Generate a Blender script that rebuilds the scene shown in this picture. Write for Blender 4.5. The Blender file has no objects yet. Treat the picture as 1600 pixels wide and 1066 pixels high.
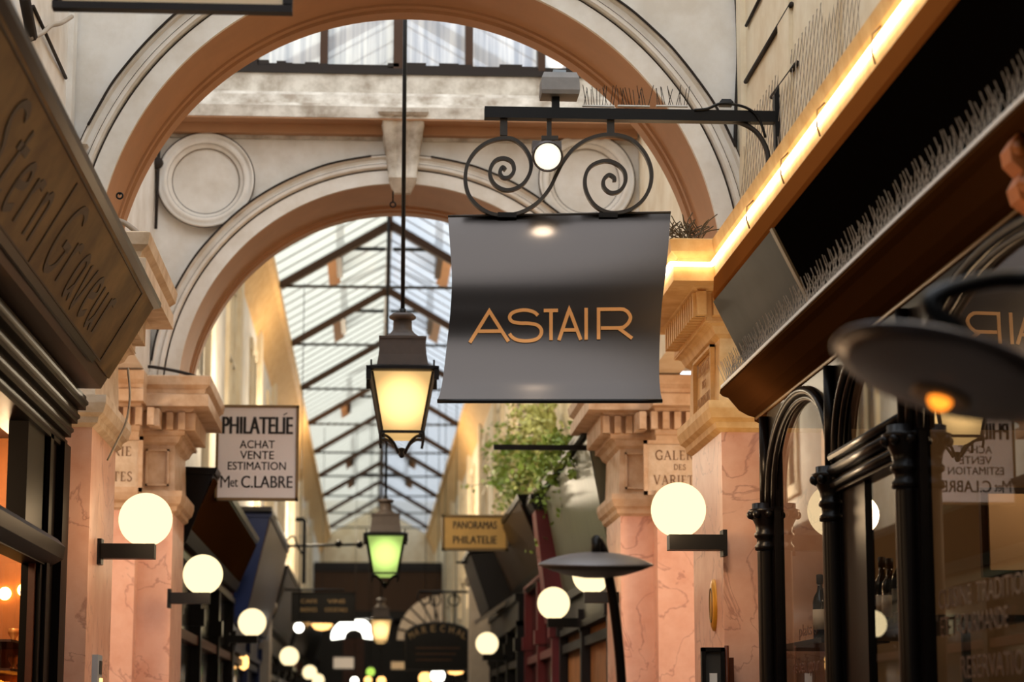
import bpy, math, random
from mathutils import Vector, Matrix
random.seed(7)
PI = math.pi
S = bpy.context.scene
COL = S.collection
# ---------------------------------------------------------------- camera
F = 3556.0                                   # focal length in px of a 1600 px wide frame
TH = math.atan(600.0 / F)                    # pitch up
PS = math.atan(222.0 * math.cos(TH) / F)     # yaw right of the passage axis
EYE = Vector((0, 0, 1.6))
VF = Vector((math.sin(PS)*math.cos(TH), math.cos(PS)*math.cos(TH), math.sin(TH)))
VR = Vector((math.cos(PS), -math.sin(PS), 0))
VU = VR.cross(VF)
cam = bpy.data.cameras.new('camera'); camo = bpy.data.objects.new('camera', cam); COL.objects.link(camo)
cam.sensor_width = 36; cam.lens = 36 * F / 1600; cam.clip_start = .1; cam.clip_end = 400
camo.matrix_world = Matrix(((VR.x, VU.x, -VF.x, EYE.x), (VR.y, VU.y, -VF.y, EYE.y), (VR.z, VU.z, -VF.z, EYE.z), (0, 0, 0, 1)))
cam.dof.use_dof = True; cam.dof.focus_distance = 11.5; cam.dof.aperture_fstop = 2.8
S.camera = camo
def ray(px, py): return VF + VR * ((px - 800) / F) + VU * ((533 - py) / F)
def PY(px, py, Y): d = ray(px, py); return EYE + d * (Y / d.y)
def PX(px, py, X): d = ray(px, py); return EYE + d * (X / d.x)
def PD(px, py, D): return EYE + ray(px, py) * D
# ---------------------------------------------------------------- materials
def lin(c): return tuple(((v/255)/12.92 if v/255 <= .04045 else ((v/255+.055)/1.055)**2.4) for v in c)
MATS = {}
def mat(name, rgb, rough=.6, metal=0., noise=0., nscale=6., dark=None, bump=0., emit=0., emitc=None, spec=.5, vein=None, streak=False, coat=0.):
    m = bpy.data.materials.new(name); m.use_nodes = True; nt = m.node_tree; N = nt.nodes; L = nt.links
    b = N['Principled BSDF']; c = lin(rgb)
    b.inputs['Base Color'].default_value = (*c, 1); b.inputs['Roughness'].default_value = rough
    b.inputs['Metallic'].default_value = metal; b.inputs['Specular IOR Level'].default_value = spec
    b.inputs['Coat Weight'].default_value = coat
    if noise or bump or vein:
        tc = N.new('ShaderNodeTexCoord'); mp = N.new('ShaderNodeMapping'); L.new(tc.outputs['Object'], mp.inputs['Vector'])
        if streak: mp.inputs['Scale'].default_value = (3, 3, .35)
        nz = N.new('ShaderNodeTexNoise'); nz.inputs['Scale'].default_value = nscale; nz.inputs['Detail'].default_value = 7; nz.inputs['Roughness'].default_value = .62
        L.new(mp.outputs['Vector'], nz.inputs['Vector'])
        rp = N.new('ShaderNodeValToRGB'); rp.color_ramp.elements[0].position = .35; rp.color_ramp.elements[1].position = .62
        d = lin(dark) if dark else tuple(v * (1 - noise) for v in c)
        rp.color_ramp.elements[0].color = (*d, 1); rp.color_ramp.elements[1].color = (*c, 1)
        L.new(nz.outputs['Fac'], rp.inputs['Fac']); out = rp.outputs['Color']
        if vein:
            n2 = N.new('ShaderNodeTexNoise'); n2.inputs['Scale'].default_value = 2.2; n2.inputs['Detail'].default_value = 9; n2.inputs['Distortion'].default_value = 1.1
            L.new(tc.outputs['Object'], n2.inputs['Vector'])
            r2 = N.new('ShaderNodeValToRGB'); e = r2.color_ramp.elements
            e[0].position = .485; e[0].color = (0, 0, 0, 1); e[1].position = .5; e[1].color = (.55, .55, .55, 1); e.new(.515).color = (0, 0, 0, 1)
            L.new(n2.outputs['Fac'], r2.inputs['Fac'])
            mx = N.new('ShaderNodeMixRGB'); mx.inputs[2].default_value = (*lin(vein), 1)
            L.new(r2.outputs['Color'], mx.inputs[0]); L.new(out, mx.inputs[1]); out = mx.outputs[0]
        if noise or vein: L.new(out, b.inputs['Base Color'])
        if bump:
            bp = N.new('ShaderNodeBump'); bp.inputs['Strength'].default_value = bump; bp.inputs['Distance'].default_value = .01
            L.new(nz.outputs['Fac'], bp.inputs['Height']); L.new(bp.outputs['Normal'], b.inputs['Normal'])
    if emit:
        b.inputs['Emission Color'].default_value = (*lin(emitc or rgb), 1); b.inputs['Emission Strength'].default_value = emit
    MATS[name] = m; return m
def glassmat(name, tint=(1, 1, 1), ior=1.5, rough=0., diffuse=0., dcol=(1, 1, 1), boost=1.0):
    """thin pane: see-through, Fresnel mirror, optional milky (translucent) share"""
    m = bpy.data.materials.new(name); m.use_nodes = True; nt = m.node_tree; N = nt.nodes; L = nt.links
    N.remove(N['Principled BSDF']); out = N['Material Output']
    tr = N.new('ShaderNodeBsdfTransparent'); tr.inputs[0].default_value = (*tint, 1)
    gl = N.new('ShaderNodeBsdfGlossy'); gl.inputs['Roughness'].default_value = rough
    fr = N.new('ShaderNodeFresnel'); fr.inputs['IOR'].default_value = ior
    mx = N.new('ShaderNodeMixShader'); base = tr.outputs[0]
    if diffuse:
        tl = N.new('ShaderNodeBsdfTranslucent'); tl.inputs[0].default_value = (*dcol, 1)
        m2 = N.new('ShaderNodeMixShader'); m2.inputs[0].default_value = diffuse
        L.new(tr.outputs[0], m2.inputs[1]); L.new(tl.outputs[0], m2.inputs[2]); base = m2.outputs[0]
    mm = N.new('ShaderNodeMath'); mm.operation = 'MULTIPLY'; mm.inputs[1].default_value = boost; mm.use_clamp = True
    L.new(fr.outputs[0], mm.inputs[0]); L.new(mm.outputs[0], mx.inputs[0])
    L.new(base, mx.inputs[1]); L.new(gl.outputs[0], mx.inputs[2]); L.new(mx.outputs[0], out.inputs[0])
    MATS[name] = m; return m
def emis(name, rgb, s):
    m = bpy.data.materials.new(name); m.use_nodes = True; N = m.node_tree.nodes; L = m.node_tree.links
    N.remove(N['Principled BSDF']); e = N.new('ShaderNodeEmission'); e.inputs[0].default_value = (*lin(rgb), 1); e.inputs[1].default_value = s
    L.new(e.outputs[0], N['Material Output'].inputs[0]); MATS[name] = m; return m
# ---------------------------------------------------------------- mesh builder
ORG = {}                                     # world origin of every object built here
class MB:
    def __init__(s): s.v = []; s.f = []; s.sm = []
    def add(s, vs, fs, smooth=False):
        o = len(s.v); s.v += [Vector(p) for p in vs]
        for f in fs: s.f.append(tuple(i + o for i in f)); s.sm.append(smooth)
        return s
    def box(s, a, b):
        x0, y0, z0 = a; x1, y1, z1 = b
        x0, x1 = min(x0, x1), max(x0, x1); y0, y1 = min(y0, y1), max(y0, y1); z0, z1 = min(z0, z1), max(z0, z1)
        return s.add([(x0,y0,z0),(x1,y0,z0),(x1,y1,z0),(x0,y1,z0),(x0,y0,z1),(x1,y0,z1),(x1,y1,z1),(x0,y1,z1)],
                     [(3,2,1,0),(4,5,6,7),(0,1,5,4),(1,2,6,5),(2,3,7,6),(3,0,4,7)])
    def quad(s, a, b, c, d): return s.add([a, b, c, d], [(0, 1, 2, 3)])
    def hexa(s, lo, hi):                     # two quads, same winding
        return s.add(list(lo) + list(hi), [(3,2,1,0),(4,5,6,7),(0,1,5,4),(1,2,6,5),(2,3,7,6),(3,0,4,7)])
    def prism(s, poly, axis, a, b):          # poly in the two other axes, extruded along axis
        n = len(poly)
        def P(p, t): return {'x': (t, p[0], p[1]), 'y': (p[0], t, p[1]), 'z': (p[0], p[1], t)}[axis]
        return s.add([P(p, a) for p in poly] + [P(p, b) for p in poly],
                     [tuple(range(n))[::-1], tuple(range(n, 2*n))] + [(i, (i+1) % n, n+(i+1) % n, n+i) for i in range(n)])
    def rings(s, rects, close=True):         # stack of rectangles (x0,x1,y0,y1,z)
        vs = []; fs = []
        for (x0, x1, y0, y1, z) in rects: vs += [(x0,y0,z),(x1,y0,z),(x1,y1,z),(x0,y1,z)]
        for k in range(len(rects) - 1):
            for i in range(4):
                j = (i + 1) % 4; fs.append((4*k+i, 4*k+j, 4*k+4+j, 4*k+4+i))
        if close: fs.append((3,2,1,0)); n = 4*(len(rects)-1); fs.append((n, n+1, n+2, n+3))
        return s.add(vs, fs)
    def tube(s, pts, r, n=8, closed=False, rr=None):
        pts = [Vector(p) for p in pts]; m = len(pts); vs = []; fs = []
        up = None
        for i, p in enumerate(pts):
            if closed: t = pts[(i+1) % m] - pts[i-1]
            else: t = pts[min(i+1, m-1)] - pts[max(i-1, 0)]
            t.normalize()
            if up is None:
                up = Vector((0, 0, 1)) if abs(t.z) < .9 else Vector((1, 0, 0))
            a = (up - t * up.dot(t))
            if a.length < 1e-5: a = t.orthogonal()
            a.normalize(); b = t.cross(a); up = a
            R = rr[i] if rr else r
            for k in range(n):
                w = 2*PI*k/n; vs.append(p + a*(R*math.cos(w)) + b*(R*math.sin(w)))
        for i in range(m if closed else m - 1):
            j = (i + 1) % m
            for k in range(n):
                l = (k + 1) % n; fs.append((i*n+k, i*n+l, j*n+l, j*n+k))
        if not closed: fs.append(tuple(range(n))[::-1]); fs.append(tuple(range((m-1)*n, m*n)))
        return s.add(vs, fs, n > 4)
    def bar(s, a, b, w, h=None, up=(0, 0, 1)):   # straight rectangular bar
        a = Vector(a); b = Vector(b); h = h or w; t = (b - a).normalized(); u = Vector(up)
        if abs(t.dot(u)) > .99: u = Vector((0, 1, 0))
        sx = t.cross(u).normalized() * (w/2); sy = sx.cross(t).normalized() * (h/2)
        return s.hexa([a-sx-sy, a+sx-sy, a+sx+sy, a-sx+sy], [b-sx-sy, b+sx-sy, b+sx+sy, b-sx+sy])
    def lathe(s, prof, c=(0, 0, 0), n=24, M=None):   # prof (r,z)
        vs = []; fs = []; c = Vector(c)
        for r, z in prof:
            for k in range(n):
                w = 2*PI*k/n; p = Vector((r*math.cos(w), r*math.sin(w), z)); vs.append(c + (M @ p if M else p))
        for i in range(len(prof) - 1):
            for k in range(n):
                l = (k+1) % n; fs.append((i*n+k, i*n+l, (i+1)*n+l, (i+1)*n+k))
        if prof[0][0] > 1e-4: fs.append(tuple(range(n))[::-1])
        if prof[-1][0] > 1e-4: fs.append(tuple(range((len(prof)-1)*n, len(prof)*n)))
        return s.add(vs, fs, True)
    def sphere(s, c, r, n=24, m=14, z0=-1, z1=1):
        a0 = math.asin(z0); a1 = math.asin(z1)
        return s.lathe([(max(r*math.cos(a0+(a1-a0)*i/m), 1e-5), r*math.sin(a0+(a1-a0)*i/m)) for i in range(m+1)], c, n)
    def grid(s, fn, nu, nv, smooth=True):
        vs = [fn(i/nu, j/nv) for j in range(nv+1) for i in range(nu+1)]
        fs = [(j*(nu+1)+i, j*(nu+1)+i+1, (j+1)*(nu+1)+i+1, (j+1)*(nu+1)+i) for j in range(nv) for i in range(nu)]
        return s.add(vs, fs, smooth)
    def sweep(s, prof, path, smooth=False):      # prof: fn(k, pathpoint)->list of points per path station
        vs = []; m = len(path); k = len(prof(path[0]))
        for p in path: vs += [Vector(q) for q in prof(p)]
        fs = [(i*k+j, i*k+j+1, (i+1)*k+j+1, (i+1)*k+j) for i in range(m-1) for j in range(k-1)]
        return s.add(vs, fs, smooth)
    def text(s, body, w, h, M, depth=.003, bold=0.):
        if bold:
            for sx in (-1, 1): s.text(body, w*.97, h, M @ Matrix.Translation((sx*bold*h*.8, 0, sx*.0002)), depth)
            return s
        cu = bpy.data.curves.new('tmp', 'FONT'); cu.body = body; cu.size = 1; cu.extrude = .5; cu.offset = bold; cu.resolution_u = 3
        o = bpy.data.objects.new('tmp', cu); COL.objects.link(o); dg = bpy.context.evaluated_depsgraph_get(); dg.update()
        me = bpy.data.meshes.new_from_object(o.evaluated_get(dg))
        xs = [v.co.x for v in me.vertices]; ys = [v.co.y for v in me.vertices]
        x0, x1, y0, y1 = min(xs), max(xs), min(ys), max(ys)
        vs = [M @ Vector(((v.co.x-(x0+x1)/2)*w/(x1-x0), (v.co.y-(y0+y1)/2)*h/(y1-y0), v.co.z*2*depth)) for v in me.vertices]
        s.add(vs, [tuple(p.vertices) for p in me.polygons])
        bpy.data.objects.remove(o); bpy.data.curves.remove(cu); bpy.data.meshes.remove(me); return s
    def strokes(s, lines, M, w, depth=.004):     # polylines of (u,v) as flat raised ribbons
        for ln in lines:
            n = len(ln); L = []; R = []
            for i in range(n):
                p = Vector(ln[i]); t0 = (Vector(ln[i]) - Vector(ln[i-1])).normalized() if i else None
                t1 = (Vector(ln[i+1]) - Vector(ln[i])).normalized() if i < n-1 else None
                if t0 is None: t = t1; k = 1
                elif t1 is None: t = t0; k = 1
                else:
                    t = (t0 + t1)
                    if t.length < 1e-4: t = t1
                    t.normalize(); k = min(1/max(t.dot(t1), .35), 2.2)
                nn = Vector((-t.y, t.x)) * (w/2*k); L.append(p + nn); R.append(p - nn)
            vs = []
            for a, b in zip(L, R):
                vs += [M(a, depth), M(b, depth), M(a, 0), M(b, 0)]
            fs = []
            for i in range(n-1):
                q = 4*i; fs += [(q, q+1, q+5, q+4), (q+2, q, q+4, q+6), (q+1, q+3, q+7, q+5)]
            fs += [(0, 2, 3, 1), (4*n-4, 4*n-3, 4*n-1, 4*n-2)]
            s.add(vs, fs)
        return s
    def caps(s, body, w, h, M, depth=.002):     # roman capitals with serifs, thick and thin strokes
        x = 0; items = []
        for ch in body:
            gw, st = SERIF[ch]; items += [(x, q) for q in st]; x += gw + .16
        tot = x - .16; kx = w/tot/1.0
        for x0, (wd, ln) in items:
            pts = cr(ln, 5) if len(ln) > 3 else ln
            s.strokes([[((x0+p[0])*kx - w/2, (p[1]-.5)*h) for p in pts]], lambda p, d: M @ Vector((p[0], p[1], d)), wd*h, depth)
        return s
    def build(s, name, m, parent=None, origin=None, fix=True):
        xs = [p.x for p in s.v]; ys = [p.y for p in s.v]; zs = [p.z for p in s.v]
        if origin is None:
            origin = ORG[parent] if parent is not None else Vector(((min(xs)+max(xs))/2, (min(ys)+max(ys))/2, min(zs)))
        me = bpy.data.meshes.new(name); me.from_pydata([p - origin for p in s.v], [], s.f); me.update()
        import bmesh
        if fix:
            bm = bmesh.new(); bm.from_mesh(me); bmesh.ops.recalc_face_normals(bm, faces=bm.faces[:]); bm.to_mesh(me); bm.free()
        me.polygons.foreach_set('use_smooth', s.sm)
        me.materials.append(MATS[m] if isinstance(m, str) else m)
        o = bpy.data.objects.new(name, me); COL.objects.link(o)
        if parent is not None: o.parent = parent; o.location = origin - ORG[parent]
        else: o.location = origin
        ORG[o] = Vector(origin); return o
def tag(o, label, cat, group=None, kind=None):
    o['label'] = label; o['category'] = cat
    if group: o['group'] = group
    if kind: o['kind'] = kind
    return o
def thing(name, label, cat, loc, group=None):
    o = bpy.data.objects.new(name, None); o.empty_display_size = .1; COL.objects.link(o); o.location = loc; ORG[o] = Vector(loc)
    return tag(o, label, cat, group)
def struct(o): o['kind'] = 'structure'; return o
def sempty(name, loc): 
    o = bpy.data.objects.new(name, None); COL.objects.link(o); o.location = loc; ORG[o] = Vector(loc); o['kind'] = 'structure'; return o
def dup(root, loc, rotz=0, label=None, group=None, scale=None):
    r = root.copy(); COL.objects.link(r); r.location = loc; r.rotation_euler = (0, 0, rotz); ORG[r] = Vector(loc)
    if scale: r.scale = scale
    if label: r['label'] = label
    if group: r['group'] = group
    for ch in list(root.children):
        c = ch.copy(); COL.objects.link(c); c.parent = r
        for g in ch.children:
            d = g.copy(); COL.objects.link(d); d.parent = c
    return r
def facing(o): o = Vector(o); return Matrix(((1,0,0,o.x),(0,0,-1,o.y),(0,1,0,o.z),(0,0,0,1)))       # faces -Y
def on_right(o): o = Vector(o); return Matrix(((0,0,-1,o.x),(-1,0,0,o.y),(0,1,0,o.z),(0,0,0,1)))    # faces -X
def on_left(o): o = Vector(o); return Matrix(((0,0,1,o.x),(1,0,0,o.y),(0,1,0,o.z),(0,0,0,1)))       # faces +X
def arc(c, r, a0, a1, n): return [(c[0]+r*math.cos(a0+(a1-a0)*i/n), c[1]+r*math.sin(a0+(a1-a0)*i/n)) for i in range(n+1)]
def cr(pts, n=6):                            # Catmull-Rom through 2D/3D points
    P = [Vector(p) for p in pts]; P = [2*P[0]-P[1]] + P + [2*P[-1]-P[-2]]; out = []
    for i in range(1, len(P)-2):
        for k in range(n):
            t = k/n; a, b, c, d = P[i-1], P[i], P[i+1], P[i+2]
            out.append(.5*((2*b)+(c-a)*t+(2*a-5*b+4*c-d)*t*t+(3*b-a-3*c+d)*t**3))
    out.append(P[-2]); return out
# palette
def _S(x, y, k=.13): return (.05, [(x-k, y), (x+k, y)])
T_, t_ = .14, .06
SERIF = {'G': (.8, [(T_, [(.78, .8), (.6, .97), (.35, .97), (.12, .75), (.1, .45), (.25, .1), (.5, .02), (.76, .12)]), (T_*.8, [(.74, .1), (.74, .4)]), _S(.72, .42)]),
 'A': (.8, [(t_, [(.08, 0), (.4, 1)]), (T_, [(.38, 1), (.74, 0)]), (t_, [(.2, .35), (.6, .35)]), _S(.08, .02), _S(.74, .02)]),
 'L': (.6, [(T_, [(.15, 0), (.15, 1)]), (t_, [(.02, .03), (.58, .03)]), (t_, [(.57, .03), (.57, .22)]), _S(.15, .98)]),
 'E': (.6, [(T_, [(.15, 0), (.15, 1)]), (t_, [(.02, .03), (.57, .03)]), (t_, [(.02, .97), (.55, .97)]), (t_, [(.15, .52), (.45, .52)]), (t_, [(.57, .03), (.57, .2)]), (t_, [(.54, .97), (.54, .8)])]),
 'R': (.75, [(T_, [(.15, 0), (.15, 1)]), (T_*.8, [(.15, .97), (.45, .97), (.6, .76), (.45, .52), (.15, .52)]), (T_, [(.4, .5), (.7, .02)]), _S(.15, .02), _S(.05, .98, .08), _S(.7, .02, .08)]),
 'I': (.3, [(T_, [(.15, 0), (.15, 1)]), _S(.15, .02), _S(.15, .98)]),
 'D': (.75, [(T_, [(.15, 0), (.15, 1)]), (T_*.8, [(.1, .97), (.45, .95), (.68, .7), (.68, .3), (.45, .05), (.1, .03)]), _S(.08, .02, .06), _S(.08, .98, .06)]),
 'S': (.6, [(T_*.8, [(.52, .82), (.4, .97), (.2, .95), (.1, .75), (.28, .55), (.46, .4), (.52, .2), (.36, .02), (.16, .05), (.07, .2)])]),
 'V': (.8, [(T_, [(.08, 1), (.4, 0)]), (t_, [(.4, 0), (.72, 1)]), _S(.08, .98), _S(.72, .98)]),
 'T': (.7, [(T_, [(.35, 0), (.35, 1)]), (t_, [(.02, .97), (.68, .97)]), (t_, [(.03, .97), (.03, .78)]), (t_, [(.67, .97), (.67, .78)]), _S(.35, .02)]),
 'P': (.65, [(T_, [(.15, 0), (.15, 1)]), (T_*.8, [(.15, .97), (.45, .97), (.6, .74), (.45, .48), (.15, .48)]), _S(.15, .02), _S(.05, .98, .08)]),
 'N': (.8, [(t_, [(.12, 0), (.12, 1)]), (T_, [(.12, 1), (.68, 0)]), (t_, [(.68, 0), (.68, 1)]), _S(.12, .02), _S(.68, .98)]),
 'O': (.8, [(T_, [(.4, .98), (.15, .8), (.08, .5), (.15, .2), (.4, .02), (.65, .2), (.72, .5), (.65, .8), (.4, .98)])]),
 'M': (.95, [(t_, [(.12, 0), (.15, 1)]), (T_, [(.15, 1), (.47, .05)]), (t_, [(.47, .05), (.8, 1)]), (T_, [(.8, 1), (.82, 0)]), _S(.12, .02), _S(.82, .02)])}
mat('plaster_white', (226, 221, 212), .75, noise=.12, nscale=3, bump=.08, dark=(205, 196, 182))
mat('plaster_cream', (228, 214, 186), .75, noise=.12, nscale=3, bump=.08, dark=(212, 192, 158))
mat('plaster_sooty', (214, 206, 192), .8, noise=.5, nscale=5, bump=.3, dark=(150, 136, 118))
mat('soffit_shade_brown', (172, 126, 88), .7, noise=.12, nscale=3)  # undersides' shade and warm glow mixed into the brown; vent slats share it
mat('soot_black', (38, 30, 24), .9)
mat('marble_pink', (230, 182, 156), .45, noise=.1, nscale=4, dark=(216, 160, 132), vein=(150, 92, 76), bump=.03)
mat('stone_beige', (208, 178, 146), .7, noise=.15, nscale=7, dark=(184, 148, 112), bump=.1)
mat('stone_light', (216, 196, 170), .7, noise=.15, nscale=7, dark=(190, 164, 132), bump=.1)
mat('stone_gold_glow', (226, 186, 124), .65, noise=.12, nscale=9, dark=(208, 160, 96), bump=.08)  # neon's warm glow mixed into the stone colour; roof coves share the tone
mat('engraved', (122, 92, 66), .8)
mat('iron_black', (13, 11, 10), .42, spec=.22)
mat('iron_grey', (58, 54, 50), .5, metal=.3, spec=.25)
mat('black_gloss', (13, 12, 11), .14, spec=.4)
mat('black_panel', (9, 7, 6), .85, spec=.0)
mat('shutter_bronze', (60, 36, 17), .7, spec=0)
mat('wood_black', (12, 7, 5), .45, noise=.2, nscale=9, spec=.08)
mat('grey_panel', (72, 71, 68), .5, noise=.25, nscale=2, spec=.04)
mat('wood_dark', (9, 5, 4), .34, noise=.2, nscale=9, spec=.16)
mat('wood_brown', (86, 42, 22), .4, noise=.3, nscale=7, spec=.25)
mat('wood_bronze', (62, 40, 23), .4, metal=.3, spec=.25)
mat('brass_plate', (116, 95, 62), .42, metal=.35, noise=.35, nscale=3, dark=(76, 58, 36), spec=.05)
mat('engraved_gold', (186, 140, 88), .7)
mat('crown_shade_brown', (120, 70, 30), .6, spec=0)  # brown is the shade under the cornice, put into the colour
mat('wood_orange', (176, 100, 40), .5, noise=.25, nscale=6)
mat('groove_shade', (62, 50, 40), .9)  # shade of the moulding grooves as a flat dark colour
mat('lead_letter', (22, 13, 9), .5)
mat('gold_paint', (214, 150, 84), .4, metal=.35)
mat('sign_black', (74, 68, 64), .22, metal=1.0)
mat('board_black', (16, 14, 12), .5, spec=.15)
mat('sign_white', (224, 218, 214), .5)
mat('sign_cream', (222, 196, 160), .5)
mat('sign_ochre', (204, 160, 88), .5, noise=.1)
mat('ink', (18, 16, 16), .6)
mat('frame_bronze', (120, 96, 60), .45, metal=.3)
mat('lamp_metal', (92, 86, 84), .42, metal=.5, noise=.1, nscale=4)
mat('lantern_metal', (70, 58, 50), .55, noise=.2, nscale=20)
mat('blue_paint', (24, 36, 74), .4, spec=.2)
mat('red_paint', (112, 30, 34), .45, noise=.2, nscale=3)
mat('green_marble', (96, 96, 78), .35, noise=.3, nscale=2.5, streak=True)
mat('grey_stone', (148, 136, 122), .6, noise=.2, nscale=4)
mat('dark_grey', (40, 36, 35), .5, spec=.2)
mat('leaf', (150, 180, 78), .5, noise=.3, nscale=8)
mat('twig', (84, 70, 46), .7)
mat('grey_box', (128, 124, 120), .55, noise=.2, nscale=8, metal=.2)
mat('yellow_plate', (206, 146, 36), .4, metal=.3)
mat('pale_blue', (150, 162, 172), .5)
mat('white_plastic', (214, 214, 210), .5)
mat('cable_grey', (150, 136, 118), .6)
mat('floor_tile', (120, 104, 90), .4, noise=.2, nscale=2)
mat('interior_brown', (70, 44, 28), .7, noise=.2, nscale=2)
mat('interior_amber', (176, 110, 54), .6, noise=.3, nscale=3)
mat('interior_beige', (186, 156, 120), .7)
mat('bottle_dark', (14, 16, 12), .08, spec=.6)
mat('bottle_green', (30, 44, 26), .08, spec=.6)
mat('label_paper', (206, 190, 166), .6)
mat('lens_glass', (255, 245, 220), .1, emit=1.4, emitc=(255, 240, 210))
emis('globe_light', (255, 229, 176), 1.65)
emis('globe_far', (255, 208, 128), 3.2)
emis('lantern_light', (255, 190, 106), 1.25)
emis('lantern_core', (255, 220, 150), 12)
emis('lantern_green', (196, 232, 120), 1.15)
emis('neon', (255, 226, 180), 12)
emis('bulb_warm', (255, 190, 100), 26)
emis('bulb_soft', (255, 190, 110), 3)
emis('bulb_white', (255, 250, 235), 6)
emis('amber_glow', (255, 140, 40), 2.5)
emis('bulb_green', (180, 220, 90), 1.3)
glassmat('shop_glass', (.96, .95, .92), 1.5, 0, boost=.5)
glassmat('sky_glass_warm', (.38, .37, .30), 1.3, .1, .5, (.48, .465, .38), .3)
glassmat('sky_glass_cool', (.29, .305, .315), 1.3, .1, .5, (.39, .41, .42), .3)
def cleargl():
    m = bpy.data.materials.new('curtain_glass'); m.use_nodes = True; nt = m.node_tree; N = nt.nodes; L = nt.links
    N.remove(N['Principled BSDF'])
    tc = N.new('ShaderNodeTexCoord'); mp = N.new('ShaderNodeMapping'); mp.inputs['Scale'].default_value = (14, 14, .5)
    nz = N.new('ShaderNodeTexNoise'); nz.inputs['Scale'].default_value = 1.6; nz.inputs['Detail'].default_value = 5
    rp = N.new('ShaderNodeValToRGB'); rp.color_ramp.elements[0].position = .36; rp.color_ramp.elements[1].position = .6
    rp.color_ramp.elements[0].color = (.55, .59, .68, 1); rp.color_ramp.elements[1].color = (.95, .97, 1, 1)
    tl = N.new('ShaderNodeBsdfTranslucent'); tr = N.new('ShaderNodeBsdfTransparent'); mx = N.new('ShaderNodeMixShader'); mx.inputs[0].default_value = .7
    L.new(tc.outputs['Object'], mp.inputs[0]); L.new(mp.outputs[0], nz.inputs['Vector']); L.new(nz.outputs['Fac'], rp.inputs['Fac'])
    L.new(rp.outputs[0], tl.inputs[0]); L.new(rp.outputs[0], tr.inputs[0]); L.new(tr.outputs[0], mx.inputs[1]); L.new(tl.outputs[0], mx.inputs[2])
    L.new(mx.outputs[0], N['Material Output'].inputs[0]); MATS['curtain_glass'] = m
cleargl()
# ---------------------------------------------------------------- world and view
w = bpy.data.worlds.new('sky'); S.world = w; w.use_nodes = True
bg = w.node_tree.nodes['Background']; bg.inputs[0].default_value = (.88, .93, 1.0, 1); bg.inputs[1].default_value = 3.0
S.view_settings.view_transform = 'Standard'; S.view_settings.look = 'None'; S.view_settings.exposure = 0
# ================================================================ the building
XL, XR = -1.45, 1.83              # pier faces
WL, WR = -1.62, 1.97              # side walls
XC = .19
YA, YA2 = 11.8, 12.55             # near arch
YB, YB2 = 16.7, 17.7              # far arch
ZA, RA = 3.95, 1.655
ZB, RB = 3.98, 1.63
def arch_wall(name, y0, y1, zc, r, x0, x1, ztop, m):
    mb = MB(); n = 72
    angs = sorted(set([PI*i/n for i in range(n+1)] + [math.atan2(ztop-zc, x1-XC), math.atan2(ztop-zc, x0-XC)]))
    inn, out = [], []
    for a in angs:
        c, s = math.cos(a), math.sin(a)
        t = min([(x1-XC)/c if c > 1e-6 else 1e9, (x0-XC)/c if c < -1e-6 else 1e9, (ztop-zc)/s if s > 1e-6 else 1e9])
        inn.append((XC+r*c, zc+r*s)); out.append((XC+t*c, zc+t*s))
    for (p, q, p2, q2) in zip(inn, out, inn[1:], out[1:]):
        for y in (y0, y1): mb.quad((p[0], y, p[1]), (q[0], y, q[1]), (q2[0], y, q2[1]), (p2[0], y, p2[1]))
    mb.box((x0, y0, ztop), (x1, y1, ztop+.02))
    return struct(mb.build(name, m, fix=False))
def ring_profile(mb, zc, prof, a0=0., a1=PI, n=80):
    """prof = [(radius, y)] swept round the arch"""
    return mb.sweep(lambda a: [(XC+r*math.cos(a), y, zc+r*math.sin(a)) for r, y in prof], [a0+(a1-a0)*i/n for i in range(n+1)])
wa = arch_wall('wall_near', YA, YA2, ZA, RA, WL-.3, WR+.3, 7.4, 'plaster_white')
def arch_trims(idx, y0, y1, zc, r, m, a0=0., a1=PI):
    mb = MB()
    ring_profile(mb, zc, [(r, y0), (r, y0-.03), (r+.10, y0-.03), (r+.102, y0-.012), (r+.113, y0-.012), (r+.115, y0-.045), (r+.125, y0-.06), (r+.145, y0-.062),
                          (r+.16, y0-.045), (r+.185, y0-.05), (r+.195, y0-.075), (r+.21, y0-.078), (r+.212, y0)], a0, a1)
    struct(mb.build('trim_%d' % idx, m, fix=False))
    mb = MB(); ring_profile(mb, zc, [(r+.1025, y0-.0135), (r+.1125, y0-.0135)], a0, a1); ring_profile(mb, zc, [(r+.207, y0-.0795), (r+.2135, y0-.0775), (r+.2135, y0-.02)], a0, a1); ring_profile(mb, zc, [(r+.145, y0-.0635), (r+.148, y0-.0635)], a0, a1); struct(mb.build('trim_%d' % (50+idx), 'groove_shade', fix=False))  # dark strips along the mouldings stand in for groove shade
    mb = MB()
    ring_profile(mb, zc, [(r, y0-.03), (r+.001, y0+.02), (r, y1-.22), (r-.012, y1-.215), (r-.012, y1-.17), (r-.004, y1-.165), (r-.004, y1-.13), (r-.02, y1-.12), (r-.02, y1+.01), (r+.05, y1+.01)], 0, PI)
    struct(mb.build('trim_%d' % (idx+1), 'soffit_shade_brown', fix=False))
arch_trims(1, YA, YA2, ZA, RA, 'plaster_white')
wb = arch_wall('wall_far', YB, YB2, ZB, RB, WL-.1, WR+.1, 6.25, 'plaster_white')
arch_trims(3, YB, YB2, ZB, RB, 'plaster_white')
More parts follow.
